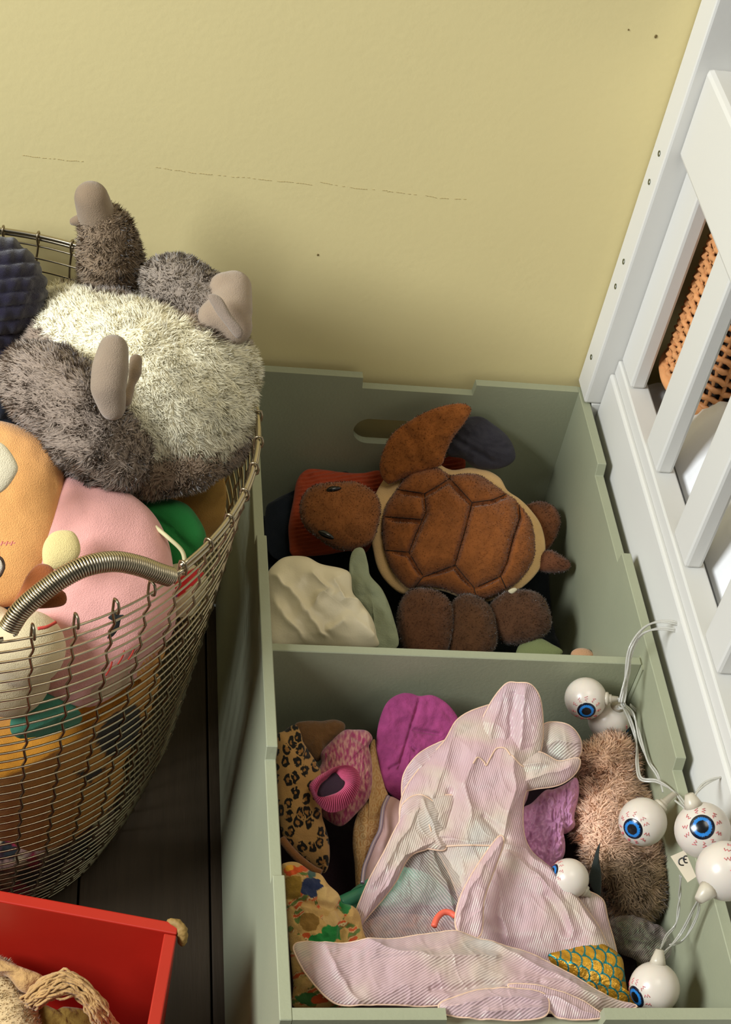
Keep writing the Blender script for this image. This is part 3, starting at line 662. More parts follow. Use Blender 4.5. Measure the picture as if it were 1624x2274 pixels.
# ================================================================ back compartment
XL, XRI = T_, W_ - T_
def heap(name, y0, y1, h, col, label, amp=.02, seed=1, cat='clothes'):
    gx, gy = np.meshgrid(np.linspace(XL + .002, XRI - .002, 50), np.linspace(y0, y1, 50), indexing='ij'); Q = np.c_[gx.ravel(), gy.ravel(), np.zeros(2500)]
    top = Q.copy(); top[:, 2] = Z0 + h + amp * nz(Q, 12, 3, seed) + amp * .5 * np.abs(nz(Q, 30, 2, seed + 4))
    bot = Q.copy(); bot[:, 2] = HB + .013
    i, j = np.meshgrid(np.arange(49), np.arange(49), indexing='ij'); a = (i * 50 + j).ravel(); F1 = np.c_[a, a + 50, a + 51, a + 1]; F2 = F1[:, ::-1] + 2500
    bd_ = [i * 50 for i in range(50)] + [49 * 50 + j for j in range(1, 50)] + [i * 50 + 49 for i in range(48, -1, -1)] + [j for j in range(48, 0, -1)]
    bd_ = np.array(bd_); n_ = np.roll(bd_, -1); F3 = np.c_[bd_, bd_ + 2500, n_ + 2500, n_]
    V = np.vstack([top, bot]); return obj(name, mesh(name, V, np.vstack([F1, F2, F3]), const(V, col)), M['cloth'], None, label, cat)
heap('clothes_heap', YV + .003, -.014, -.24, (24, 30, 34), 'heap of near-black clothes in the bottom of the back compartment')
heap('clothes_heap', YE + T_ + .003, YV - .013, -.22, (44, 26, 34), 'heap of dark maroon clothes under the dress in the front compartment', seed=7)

ZB = lambda L: zt(L, 540, 780, 1.8044)
tt = empty('plush_turtle', P(1015, 1180, -.18), 'brown plush sea turtle with quilted shell and cream shell edge in the back compartment', 'plush toy')
HT = -.118
so = ZB([(505,690),(520,600),(560,520),(615,462),(690,438),(760,440),(812,470),(850,478),(910,468),(975,478),(1030,510),(1060,560),(1110,595),(1155,640),(1195,700),(1212,780),(1200,850),(1160,910),(1100,960),(1050,985),(960,1005),(880,990),(800,960),(700,950),(640,972),(580,930),(540,870),(520,790)])
V, F, I = puff(so, HT - .006, 30, 28, tilt=.45, K=14, N=150, ctr=(1015, 1170), pw=2.2); obj('shell_edge', mesh('shell_edge', V, F, const(V, (236, 194, 136))), M['plush'], tt, 'cream shell edge')
ZSI = lambda L: [(1024 + (a - 1024) * .965, 1170 + (b - 1170) * .975) for a, b in ZB(L)]
si = ZSI([(545,700),(562,620),(612,545),(645,495),(700,470),(760,468),(806,492),(840,500),(890,496),(950,502),(1010,540),(1060,575),(1100,605),(1140,650),(1168,700),(1180,780),(1170,850),(1120,920),(1060,962),(960,1003),(880,988),(790,955),(700,948),(655,955),(595,895),(558,810)])
seams = [ZB(s) for s in ([(612,553),(728,570),(735,640),(720,672),(690,740),(665,805),(720,897)], [(555,662),(640,668),(720,674)], [(552,797),(610,800),(665,805)], [(728,570),(780,540),(830,508)], [(830,495),(830,510),(885,570),(918,606),(890,720),(868,790),(850,856),(720,905),(685,950)],
    [(918,606),(1000,595),(1055,572)], [(850,856),(890,905),(925,945),(938,1000)], [(1105,610),(1112,660),(1085,740),(1060,840),(1032,900),(935,945)], [(1032,900),(1060,962)])]
def shd(p_, s):
    d = dseg(p_, seams); return -15 * np.exp(-(d / 5.5) ** 2) - 7 * np.exp(-(d / 16) ** 2) + 2.5 * n2(p_, 22, 6)
V, F, I = puff(si, HT + .004, 78, 25, tilt=.45, K=90, N=300, ctr=(1015, 1170), pw=2.0, disp=shd)
brn = const(V, (150, 88, 42)) * (1 + .22 * n2(I['px'], 34, 12))[:, None]
V2, F2, c2, nn = add_fur(V, F, brn, 330000, .0022, .0008, None, .4, .8, .16, 5)
obj('shell', mesh('shell', V2, F2, c2, nn), M['fur'], tt, 'quilted brown shell')
lines = []
o_, n_ = I['o'], I['n']; 
from mathutils.bvhtree import BVHTree
bv = BVHTree.FromPolygons([tuple(v) for v in V], [tuple(int(i) for i in f) for f in F])
def onto(bv, px_, py_, lift=0.):
    d = nrm(ray(px_, py_)); r = bv.ray_cast(Vector(CAM), Vector(d)); 
    return None if r[0] is None else np.array(r[0]) - d * lift
for s in seams:
    Q = cr_open(np.c_[np.array(s), np.zeros(len(s))], 60)[:, :2] if False else np.vstack([np.linspace(a, b, 16) for a, b in zip(np.array(s)[:-1], np.array(s)[1:])])
    Q = [onto(bv, a, b, .0002) for a, b in Q]; Q = [q for q in Q if q is not None]
    if len(Q) > 4: lines.append(tube(np.array(Q)[::2], .0006, 4))
V, F = merge(lines); obj('seam_thread', mesh('seam_thread', V, F), M['dark_thread'], tt)
def tpart(name, L, h, Tf, Tb, col, label=None, tilt=.45, fl_=.0025, ctr=None, disp=None, K=26):
    V, F, I = puff(L, h, Tf, Tb, tilt=tilt, K=K, N=120, ctr=ctr, disp=disp or (lambda p_, s: 4 * n2(p_, 40, 3)))
    V2, F2, c2, nn = add_fur(V, F, const(V, col) * (1 + .18 * n2(I['px'], 30, 2))[:, None], 330000, fl_, .0009, None, .4, .8, .14, 6)
    return obj(name, mesh(name, V2, F2, c2, nn), M['fur'], tt, label)
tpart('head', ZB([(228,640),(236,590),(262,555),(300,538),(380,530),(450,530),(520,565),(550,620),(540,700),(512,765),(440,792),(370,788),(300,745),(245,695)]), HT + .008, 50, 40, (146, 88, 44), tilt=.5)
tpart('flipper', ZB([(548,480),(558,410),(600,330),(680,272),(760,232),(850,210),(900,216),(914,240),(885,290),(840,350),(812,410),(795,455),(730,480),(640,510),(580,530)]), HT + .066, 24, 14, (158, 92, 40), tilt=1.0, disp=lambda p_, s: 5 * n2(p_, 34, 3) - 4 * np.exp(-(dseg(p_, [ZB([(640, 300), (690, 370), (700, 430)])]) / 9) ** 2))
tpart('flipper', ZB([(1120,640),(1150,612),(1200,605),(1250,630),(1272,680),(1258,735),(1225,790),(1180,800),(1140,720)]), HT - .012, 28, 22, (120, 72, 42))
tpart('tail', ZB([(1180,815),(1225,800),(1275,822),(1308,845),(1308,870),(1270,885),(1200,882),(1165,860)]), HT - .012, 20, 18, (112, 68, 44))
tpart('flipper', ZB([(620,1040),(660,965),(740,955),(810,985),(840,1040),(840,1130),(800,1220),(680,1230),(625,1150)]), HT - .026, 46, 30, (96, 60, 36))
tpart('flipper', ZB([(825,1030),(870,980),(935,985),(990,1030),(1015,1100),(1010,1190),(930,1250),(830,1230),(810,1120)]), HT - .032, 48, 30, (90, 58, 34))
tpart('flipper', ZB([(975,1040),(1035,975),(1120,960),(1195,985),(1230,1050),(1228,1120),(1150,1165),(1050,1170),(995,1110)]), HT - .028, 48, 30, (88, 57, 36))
for L in ([(332,560),(345,545),(375,542),(395,548),(380,560),(350,568)], [(300,722),(325,718),(355,735),(365,752),(345,752),(315,740)]):
    V, F, I = puff(ZB(L), HT + .036, 8, 5, tilt=.5, K=8, N=30); obj('eye', mesh('eye', V, F, const(V, (10, 8, 10))), M['black'], tt, 'glossy black eye')
V, F, I = puff(ZB([(1062,960),(1085,948),(1100,955),(1078,972)]), HT + .012, 4, 2, tilt=.5, K=5, N=20); obj('care_label', mesh('care_label', V, F, const(V, (200, 190, 160))), M['cloth'], tt, 'cream sewn label')

def garment(name, L, h, Tf, Tb, col, label, cat, m='cloth', disp=None, K=24, N=120, tilt=.5, ctr=None, pw=2.0, colfn=None, parent=None, n=None, plabel=None):
    V, F, I = puff(L, h, Tf, Tb, tilt=tilt, K=K, N=N, ctr=ctr, disp=disp, pw=pw, n=n)
    c = const(V, col) if colfn is None else colfn(V, I)
    return obj(name, mesh(name, V, F, c), M[m], parent, label if parent is None else plabel, cat if parent is None else None)
def rib2(p_, s): return 3.2 * np.sin((p_[:, 0] * .15 + p_[:, 1]) / 9 * 2 * np.pi) + 9 * n2(p_, 60, 4)
garment('knitted_hat', ZB([(185,770),(182,700),(200,600),(215,520),(250,478),(300,474),(400,487),(480,490),(550,480),(600,520),(560,640),(500,800),(420,800),(330,815),(220,822),(190,810)]), -.165, 34, 30, (176, 74, 42), 'rust orange knitted hat lying under the turtle head', 'hat', disp=rib2, K=50, N=200)
garment('knitted_sleeve', ZB([(790,450),(820,425),(880,420),(892,450),(880,480),(820,490)]), -.125, 16, 10, (172, 68, 36), 'rust knitted scrap poking out above the turtle shell', 'knitwear', disp=rib2, K=16, N=60)
garment('wool_sock', ZB([(815,380),(850,300),(880,270),(950,262),(1000,290),(1060,340),(1090,400),(1085,440),(1030,470),(940,470),(880,430),(825,420)]), -.068, 26, 12, (56, 54, 62), 'charcoal wool sock against the back panel above the turtle', 'sock', tilt=1.0, disp=lambda p_, s: 6 * n2(p_, 30, 2) - 7 * np.exp(-(dseg(p_, [ZB([(850, 350), (930, 400), (1000, 440)])]) / 6) ** 2))
garment('navy_shirt', ZB([(90,640),(120,600),(200,560),(400,470),(450,410),(540,390),(600,470),(540,700),(430,860),(200,850),(100,800)]), -.185, 20, 24, (26, 32, 40), 'crumpled dark navy shirt beneath the orange knitted hat', 'shirt', disp=lambda p_, s: 9 * n2(p_, 40, 2))
def wfold(p_, s):
    L = [ZB(q) for q in ([(110,900),(180,960),(240,1040),(320,1150)], [(120,1000),(170,1080),(250,1170)], [(280,900),(330,960),(300,1010)], [(360,920),(400,1000),(450,1010)], [(400,1090),(340,1120)], [(500,1050),(525,1150)])]
    q = p_ + np.c_[n2(p_, 40, 4, 2), n2(p_, 40, 5, 2)] * 10; return 15 * np.exp(-dseg(q, L) / 11) + 7 * n2(p_, 60, 4, 2)
garment('satin_hood', ZB([(96,900),(130,850),(175,825),(250,826),(310,855),(400,875),(432,900),(440,970),(480,1020),(520,1080),(535,1140),(535,1185),(400,1190),(250,1180),(110,1175),(100,1000)]), -.095, 44, 40, (232, 218, 186), 'cream satin hood crumpled against the divider in the back compartment', 'hood', 'satin', wfold, K=50, N=200)
garment('grey_strap', ZB([(425,870),(440,800),(480,790),(500,850),(510,900),(560,960),(600,1060),(622,1180),(540,1195),(535,1130),(500,1050),(440,970)]), -.118, 16, 20, (150, 156, 128), 'grey green fabric strap between the satin hood and the turtle', 'strap', disp=lambda p_, s: 6 * n2(p_, 40, 1), ctr=ZB([(510, 980)])[0])
garment('green_sock', [(1150, 1438), (1170, 1422), (1195, 1416), (1225, 1430), (1250, 1450), (1200, 1475), (1150, 1465)], -.16, 14, 16, (120, 128, 84), 'small olive green sock by the divider below the turtle', 'sock')
garment('peach_doll_head', [(1268, 1452), (1278, 1442), (1296, 1440), (1312, 1446), (1320, 1460), (1300, 1475), (1275, 1470)], -.15, 14, 16, (196, 150, 112), 'small peach round toy just behind the divider near the right wall', 'toy', m='plush')

# ================================================================ front compartment
Z1 = lambda L: zt(L, 590, 1420, 3.248)
Z2 = lambda L: zt(L, 860, 1480, 3.248)
Z3 = lambda L: zt(L, 600, 1850, 2.7067)
Z4 = lambda L: zt(L, 1100, 1700, 3.099)
Z5 = lambda L: zt(L, 1200, 1350, 3.830)
# leopard hat
lh = empty('leopard_print_hood', P(665, 1770, -.14), 'tan hood with black leopard print and brown lining along the left wall', 'hood')
def lcol(V, I):
    p_ = I['px']; w2 = p_ + np.c_[n2(p_, 14, 1, 2), n2(p_, 14, 2, 2)] * 5; f1, f2, idn = worley(w2 * (1.2, .8), 27, 3, .8)
    gap = n2(p_, 8, 5, 2) > -.34; k = (f1 > .13) & (f1 < .41) & gap & (f2 - f1 > .09)
    c = const(V, (172, 130, 76)); c[(f1 < .2)] = lin((150, 104, 54)); c[k] = lin((24, 20, 16)); return c
garment('outer_cloth', Z1([(82,690),(130,662),(200,615),(225,640),(240,700),(290,790),(345,870),(385,950),(390,1080),(392,1200),(400,1320),(430,1420),(452,1500),(452,1620),(425,1685),(370,1650),(250,1560),(140,1440),(100,1250),(82,1000),(76,800)]), -.095, 44, 30, (180, 136, 78), None, None, colfn=lcol, K=110, N=420, disp=lambda p_, s: 5 * n2(p_, 60, 2), parent=lh, n=(.25, -.3, .9), ctr=Z1([(250, 1150)])[0])
garment('lining', Z1([(212,612),(300,590),(400,592),(490,580),(560,600),(575,640),(540,700),(440,780),(380,880),(300,800),(240,700)]), -.10, 22, 20, (120, 84, 50), None, None, m='plush', parent=lh, plabel='brown fleece lining', disp=lambda p_, s: 3 * n2(p_, 20, 1))
V, F = tube(cr_open([P(*q, -.104) for q in Z1([(118,1440),(180,1520),(250,1590),(340,1660),(400,1690)])], 40), .0042, 8); obj('brown_trim', mesh('brown_trim', V, F, const(V, (128, 82, 44))), M['plush'], lh)
# pink slipper
ps = empty('knitted_slipper', P(760, 1730, -.14), 'pink marled knit slipper with ribbed cuff between leopard hood and magenta petal', 'slipper')
def pcol2(V, I):
    p_ = I['px']; t = n2(p_ * (1, .35), 5, 3, 2); c = np.array(lin((158, 58, 96))) + np.clip(t * 1.3 + .38, 0, 1)[:, None] * (np.array(lin((196, 140, 128))) - np.array(lin((158, 58, 96)))) ; return c
garment('body', Z1([(560,662),(640,655),(730,662),(772,715),(745,770),(765,880),(768,1040),(742,1150),(660,1250),(545,1345),(430,1290),(370,1210),(330,1120),(330,1020),(400,900),(400,820),(470,740)]), -.10, 46, 40, (160, 70, 96), None, None, m='plush', colfn=pcol2, parent=ps, K=70, N=260, disp=lambda p_, s: 2.5 * n2(p_ * (1, .4), 5, 3, 2) - 9 * np.exp(-(dseg(p_, [Z1([(640, 700), (700, 740), (745, 770)])]) / 7) ** 2))
# cuff: ring with ribs
co = np.array(Z1([(316,1050),(370,990),(440,950),(500,918),(600,905),(660,940),(682,1000),(678,1060),(640,1150),(560,1225),(460,1245),(380,1190),(335,1120)])); ci = np.array(Z1([(372,1110),(395,1050),(440,1010),(490,962),(520,975),(545,1005),(572,1030),(560,1070),(520,1105),(470,1125),(420,1140),(390,1150),(378,1135)]))
NN = 360; A = cr_closed(co, NN); B = cr_closed(ci, NN); K_ = 14; Vc = []
hc = -.058; oc = P(500, 1725, hc); oc = P(*Z1([(500, 1070)])[0], hc); nc = nrm(tocam(oc) * .6 + np.array([0, 0, .4])); mc = pxm(oc)
for k in range(K_ + 1):
    t = k / K_; R2 = A + (B - A) * t; hh = 30 * math.sin(math.pi * min(1, t * .75 + .08)) ** .8 - 34 * (t < .0) ; rib = 3.6 * np.cos(np.arange(NN) / NN * 2 * np.pi * 60) * math.sin(math.pi * min(1, t + .05)) ** .5 if t < 1 else 0
    Q = np.array([PN(a, b, oc, nc) for a, b in R2]); Vc.append(Q + nc * ((hh - 12 + rib) * mc)[:, None] if np.ndim(rib) else Q + nc * ((hh - 12) * mc))
for dpt in (18, 40): Vc.append(np.array([PN(a, b, oc, nc) for a, b in B * .96 + B.mean(0) * .04]) - nc * (dpt * mc))
Vc = np.vstack(Vc); kk = K_ + 2; i = np.arange(kk)[:, None]; j = np.arange(NN)[None]; j2 = (j + 1) % NN; Fc = np.stack([i*NN + j, (i+1)*NN + j, (i+1)*NN + j2, i*NN + j2], -1).reshape(-1, 4)
obj('cuff', mesh('cuff', Vc, Fc, const(Vc, (178, 70, 102))), M['cloth'], ps, 'ribbed pink cuff')
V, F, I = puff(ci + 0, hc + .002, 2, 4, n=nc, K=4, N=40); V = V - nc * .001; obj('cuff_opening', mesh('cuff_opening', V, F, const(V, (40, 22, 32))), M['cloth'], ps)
# magenta petal
mp_ = empty('magenta_petal', P(925, 1660, -.12), 'magenta quilted felt petal with stitched veins against the divider', 'costume piece')
pl = Z1([(850,500),(900,430),(980,390),(1050,390),(1110,408),(1200,402),(1280,440),(1345,500),(1392,580),(1372,650),(1345,700),(1240,765),(1110,850),(1050,930),(1000,1010),(985,1160),(915,1130),(855,1060),(818,900),(798,760),(812,620)])
veins = [Z1(q) for q in ([(1112,430),(1080,540),(1055,620),(1020,740),(960,930)], [(1060,650),(1150,660),(1250,680)], [(1020,740),(1080,800)], [(900,930),(960,900)])]
garment('felt', pl, -.085, 14, 10, (186, 66, 146), None, None, m='cloth', parent=mp_, K=60, N=240, tilt=.75, ctr=Z1([(1060, 720)])[0], pw=3.2, disp=lambda p_, s: -7 * np.exp(-(dseg(p_, veins) / 4) ** 2) + 5 * n2(p_, 30, 3), colfn=lambda V, I: const(V, (146, 58, 108)) * (1 + .25 * n2(I['px'], 24, 1))[:, None])
# cream brocade piece with satin panel
cb_ = empty('brocade_bodice', P(820, 1830, -.16), 'cream swirl brocade and pink satin bodice with iridescent piping, beside the pink slipper', 'costume')
def swcol(V, I):
    f1, f2, idn = worley(I['px'], 17, 9, .9); k = np.abs(np.modf(f1 * 3.1)[0] - .5) < .16; c = const(V, (204, 168, 118)); c[k] = lin((182, 132, 76)); return c
garment('brocade', Z1([(750,800),(780,720),(800,760),(820,900),(860,1060),(885,1140),(850,1280),(780,1480),(705,1650),(690,1800),(655,1830),(642,1620),(628,1470),(640,1330),(690,1200),(745,1150),(768,1040)]), -.125, 22, 24, (204, 168, 118), None, None, parent=cb_, K=60, N=260, colfn=swcol, ctr=Z1([(735, 1380)])[0], disp=lambda p_, s: 5 * n2(p_, 30, 2) + 7 * np.exp(-(dseg(p_, [Z1([(740, 1170), (700, 1300), (720, 1420)])]) / 9) ** 2))
garment('satin_panel', Z1([(885,1135),(970,1165),(1060,1250),(1060,1400),(950,1600),(850,1750),(760,1880),(700,1850),(700,1720),(760,1520),(840,1350),(850,1230)]), -.12, 24, 24, (206, 166, 160), None, None, m='satin', parent=cb_, plabel='dusty pink satin panel', K=30, N=120, disp=lambda p_, s: 4 * n2(p_, 50, 2))
V, F = tube(cr_open([P(*q, -.093 - .001 * k) for k, q in enumerate(Z1([(885,1130),(850,1210),(838,1300),(825,1380),(780,1470),(745,1560),(712,1650),(698,1760)]))], 60), .0022, 8)
ir = mat('iridescent_piping', (176, 160, 176), .25, .6); ir.node_tree.nodes['Principled BSDF'].inputs['Thin Film Thickness'].default_value = 500; obj('piping', mesh('piping', V, F), ir, cb_)
V, F = tube(cr_open([P(*q, -.115) for q in Z1([(535,1905),(620,1865),(700,1830),(800,1780)])], 20), .0068, 12); tl = obj('teal_stick', mesh('teal_stick', V, F), mat('teal_plastic', (58, 140, 108), .35), None, 'teal green plastic tube sticking out beside the floral scarf', 'toy stick')
# floral scarf
def flcol(V, I):
    p_ = I['px']; q = (p_ - (600, 1850)) * 2.7067; w2 = q + np.c_[n2(p_, 20, 1, 2), n2(p_, 20, 2, 2)] * 22
    c = const(V, (198, 158, 96)); st = np.sin((w2[:, 0] * .6 + w2[:, 1]) / 11 + n2(p_, 40, 4, 2) * 3)
    band = n2(p_, 34, 6, 2); k = band > .12; pal = [lin((196, 84, 40)), lin((206, 188, 140)), lin((150, 96, 44)), lin((96, 120, 60))]
    for t in range(4): c[k & (np.floor((st + 1) * 1.999).astype(int) == t)] = pal[t]
    def ell(cx, cy, a, b, col): c[((w2[:, 0] - cx) / a) ** 2 + ((w2[:, 1] - cy) / b) ** 2 < 1] = lin(col)
    ell(130, 330, 70, 70, (150, 116, 44)); ell(250, 325, 62, 60, (36, 46, 78)); ell(350, 385, 75, 70, (206, 170, 112)); ell(455, 440, 36, 50, (40, 120, 62)); ell(290, 640, 70, 28, (36, 128, 60)); ell(370, 600, 60, 55, (38, 130, 62)); ell(380, 510, 60, 50, (204, 168, 112)); ell(240, 540, 60, 60, (140, 104, 48))
    ell(140, 220, 60, 36, (206, 82, 34)); ell(120, 200, 22, 26, (226, 160, 50)); ell(260, 240, 26, 26, (60, 90, 84))
    ell(220, 990, 70, 36, (60, 110, 60)); ell(300, 1000, 50, 22, (196, 84, 40)); ell(190, 900, 60, 40, (206, 172, 110)); return c
garment('floral_scarf', Z3([(70,210),(90,180),(160,178),(240,230),(300,250),(345,310),(405,365),(430,420),(490,440),(535,490),(560,600),(620,760),(600,950),(520,1040),(380,1048),(150,1048),(140,900),(110,600),(90,380)]), -.085, 46, 30, (198, 158, 96), 'retro floral scarf in tan, orange and green in the near left corner', 'scarf', colfn=flcol, K=90, N=380, ctr=Z3([(330, 650)])[0], n=(.1, -.25, .95),
    disp=lambda p_, s: 8 * n2(p_, 36, 3) - 12 * np.exp(-(dseg(p_, [Z3([(120,400),(260,420),(400,450),(480,560)]), Z3([(430, 420), (440, 560), (420, 660)])]) / 8) ** 2))

# dress ---------------------------------------------------------
dr = empty('organza_dress', P(1080, 1950, -.2), 'shimmering pale pink organza princess dress heaped across the front compartment', 'dress')
def folds(cx, cy, k, amp, seed, sharp=1.0, tw=.15):
    def f(p_, s):
        d = p_ - (cx, cy); a = np.arctan2(d[:, 1], d[:, 0]); r = np.linalg.norm(d, axis=1)
        ph_ = .55 * k * a + seed + 3.2 * n2(p_, 150, seed, 2); g = 1 - np.abs(np.sin(ph_)) ** .7
        pres = np.clip(.5 + 2.2 * n2(p_, 130, seed + 9, 2), 0, 1)
        return amp * 1.25 * g * pres * np.clip(r / 120, .1, 1) + 8 * n2(p_, 75, seed + 1, 2) + 2.2 * n2(p_, 18, seed + 2, 2)
    return f
def sheet(L, h, T, m, fold, K=70, N=280, tilt=.5, ctr=None, pw=2.0, hem=True, name='skirt_layer', n=None, hr=.0009):
    V, F, I = puff(L, h, T, 0, tilt=tilt, K=K, N=N, ctr=ctr, disp=fold, front_only=True, pw=pw, n=n)
    o = obj(name, mesh(name, V, F), M[m], dr)
    if hem:
        E_ = V[-N:]; v, f = tube(E_, hr, 5, closed=True); obj('hem', mesh('hem', v, f), M['hem'], dr)
    return V, F
def dsat(V, I): return const(V, (214, 172, 178)) * (1 + .12 * n2(I['px'], 60, 1))[:, None]
def pleats(crests, amp=14, w_=16, val=(), seed=1, soft=5):
    def f(p_, s):
        q = p_ + np.c_[n2(p_, 60, seed, 2), n2(p_, 60, seed + 3, 2)] * 8
        h_ = amp * np.exp(-dseg(q, crests) / w_) if len(crests) else 0
        if len(val): h_ = h_ - amp * .7 * np.exp(-(dseg(q, val) / (w_ * .7)) ** 2)
        return h_ + soft * 1.5 * n2(p_, 70, seed + 1, 2) + 1.5 * n2(p_ * (1.3, .6), 24, seed + 2, 2) + 1.6 * (1 - np.abs(np.sin(q[:, 0] * .035 - q[:, 1] * .02 + 5 * n2(p_, 110, seed + 6, 2)))) ** 4
    return f
garment('satin_slip', [(1000,1650),(1090,1600),(1180,1650),(1175,1760),(1148,1830),(1160,1900),(1220,1980),(1280,2060),(1320,2130),(1240,2150),(1110,2080),(1050,1970),(975,1890),(905,1850),(908,1770),(940,1710)], -.105, 26, 50, (214, 172, 176), None, None, m='satin', parent=dr, plabel='pale pink satin slip under the organza', colfn=dsat, K=40, N=160, disp=folds(1120, 1700, 9, 6, 2), ctr=(1085, 1860))
garment('satin_slip', [(700,2160),(800,2135),(960,2120),(1100,2130),(1220,2170),(1330,2225),(1300,2234),(1150,2240),(900,2232),(760,2222)], -.075, 20, 40, (206, 164, 164), None, None, m='satin', parent=dr, plabel='pale pink satin slip under the front flap', colfn=dsat, K=30, N=160, disp=folds(900, 1900, 12, 6, 4), ctr=(1010, 2180), n=(0, 0, 1))
# sheer hollow between the pleats
sheet([(965,1878),(1010,1930),(1055,2000),(1045,2080),(930,2110),(820,2115),(775,2090),(845,1985),(905,1905)], -.085, 12, 'organza2', pleats([[(960,1885),(1000,1990),(1015,2080)]], 9, 8, seed=5), ctr=(940, 2020), K=50, N=220, name='sheer_panel')
# left skirt edge
sheet([(1010,1770),(985,1860),(955,1883),(909,1905),(878,1960),(850,1998),(805,2052),(784,2092),(778,2060),(815,1965),(852,1895),(882,1835),(915,1790)], -.064, 20, 'organza', pleats([[(960,1870),(900,1900),(860,1970),(800,2050)], [(930,1800),(880,1880),(830,1970)]], 9, 7, seed=2), ctr=(908, 1868), K=60, N=260)
main = [(1015,1600),(1060,1575),(1130,1560),(1190,1600),(1196,1690),(1163,1780),(1172,1880),(1240,1950),(1300,2020),(1350,2100),(1372,2182),(1290,2190),(1180,2160),(1080,2120),(1035,2080),(1012,1980),(965,1885),(895,1835),(893,1770),(930,1710),(985,1650)]
Vm, Fm = sheet(main, -.066, 40, 'organza', pleats([Z2(q) for q in ([(330,1310),(450,1500),(500,1700)], [(280,1080),(330,1230),(600,1290)], [(640,660),(560,850),(600,1100)], [(900,640),(910,900),(820,1270)], [(1000,1340),(1250,1560),(1400,1750),(1500,1900)], [(870,1350),(1080,1500),(1250,1700),(1330,1900)], [(780,1500),(820,1750),(860,1950)], [(500,480),(380,780),(320,1000)], [(300,1290),(560,1270),(800,1270),(1000,1340)])], 13, 13, [Z2(q) for q in ([(700,1100),(850,1230)], [(1150,1650),(1300,1900)], [(450,900),(430,1150)])], 4, 5), ctr=(1090, 1880), K=110, N=420)
bvm = BVHTree.FromPolygons([tuple(v) for v in Vm], [tuple(int(i) for i in f) for f in Fm])
for L in ([(620,700),(655,655),(700,690),(715,715),(750,650),(790,592),(850,590),(890,640)], [(900,640),(980,720),(1080,725),(1180,670),(1215,640)], [(280,1080),(310,1160),(330,1250),(290,1300)], [(80,1480),(190,1370),(340,1310),(560,1290),(780,1290),(830,1260)]):
    Q = cr_open(np.array(Z2(L)), 60); Q = [onto(bvm, a, b, .0006) for a, b in Q]; Q = [q for q in Q if q is not None]
    if len(Q) > 5: v, f = tube(np.array(Q), .0008, 5); obj('hem', mesh('hem', v, f), M['hem'], dr)
# second lobe of the skirt on the right
sheet([(1262,1985),(1300,1978),(1338,1998),(1350,2040),(1366,2100),(1372,2160),(1330,2150),(1290,2080),(1268,2030)], -.088, 20, 'organza', pleats([[(1300,1990),(1330,2060),(1355,2140)]], 8, 8, seed=8), ctr=(1325, 2070), K=30, N=120)
# upstanding tube of cloth, left loops, right loops
sheet([(1060,1640),(1085,1570),(1122,1520),(1150,1516),(1182,1522),(1202,1560),(1206,1640),(1190,1690),(1150,1700),(1100,1690)], -.022, 24, 'organza', pleats([[(1130,1525),(1100,1600),(1080,1680)], [(1165,1530),(1160,1610),(1150,1690)]], 10, 8, [[(1142,1540),(1130,1650)]], 3), ctr=(1140, 1620), tilt=.9, name='ruffle', K=50, N=200)
sheet([(893,1768),(897,1720),(925,1680),(962,1655),(1010,1640),(1022,1665),(1000,1715),(960,1745),(915,1768),(900,1800)], -.055, 16, 'organza3', pleats([[(1010,1650),(950,1690),(905,1740)], [(1000,1720),(930,1740)]], 8, 7, seed=7), ctr=(955, 1710), tilt=.7, name='ruffle', K=40, N=160)
sheet([(1195,1650),(1205,1612),(1232,1604),(1266,1612),(1288,1640),(1290,1672),(1268,1700),(1230,1705),(1205,1690)], -.034, 24, 'organza3', pleats([[(1205,1660),(1240,1640),(1285,1650)]], 7, 8, seed=6), ctr=(1243, 1655), tilt=.85, name='ruffle', K=40, N=160)
sheet([(1140,1700),(1195,1670),(1240,1690),(1286,1685),(1280,1715),(1245,1742),(1190,1752),(1130,1760),(1095,1735),(1110,1705)], -.036, 20, 'organza', pleats([[(1130,1740),(1200,1730),(1270,1700)], [(1150,1700),(1210,1700)]], 9, 8, seed=9), ctr=(1190, 1718), tilt=.7, name='ruffle', K=40, N=160)
sheet([(888,1815),(895,1785),(930,1765),(970,1790),(985,1840),(990,1885),(950,1885),(905,1870),(888,1850)], -.056, 14, 'organza3', pleats([[(940,1775),(965,1830),(975,1880)]], 8, 7, seed=6), ctr=(935, 1830), tilt=.6, name='ruffle', K=36, N=140)
# stiff pleat falling from the waist to the front
sheet([(1108,1858),(1118,1874),(1095,1940),(1075,2000),(1068,2075),(1030,2085),(1012,2060),(1014,2020),(1030,1975),(1065,1915)], -.046, 10, 'organza', pleats([[(1110,1866),(1060,1950),(1020,2030),(1015,2070)]], 12, 9, seed=4), ctr=(1058, 1990), tilt=.6, name='pleat', K=40, N=160)
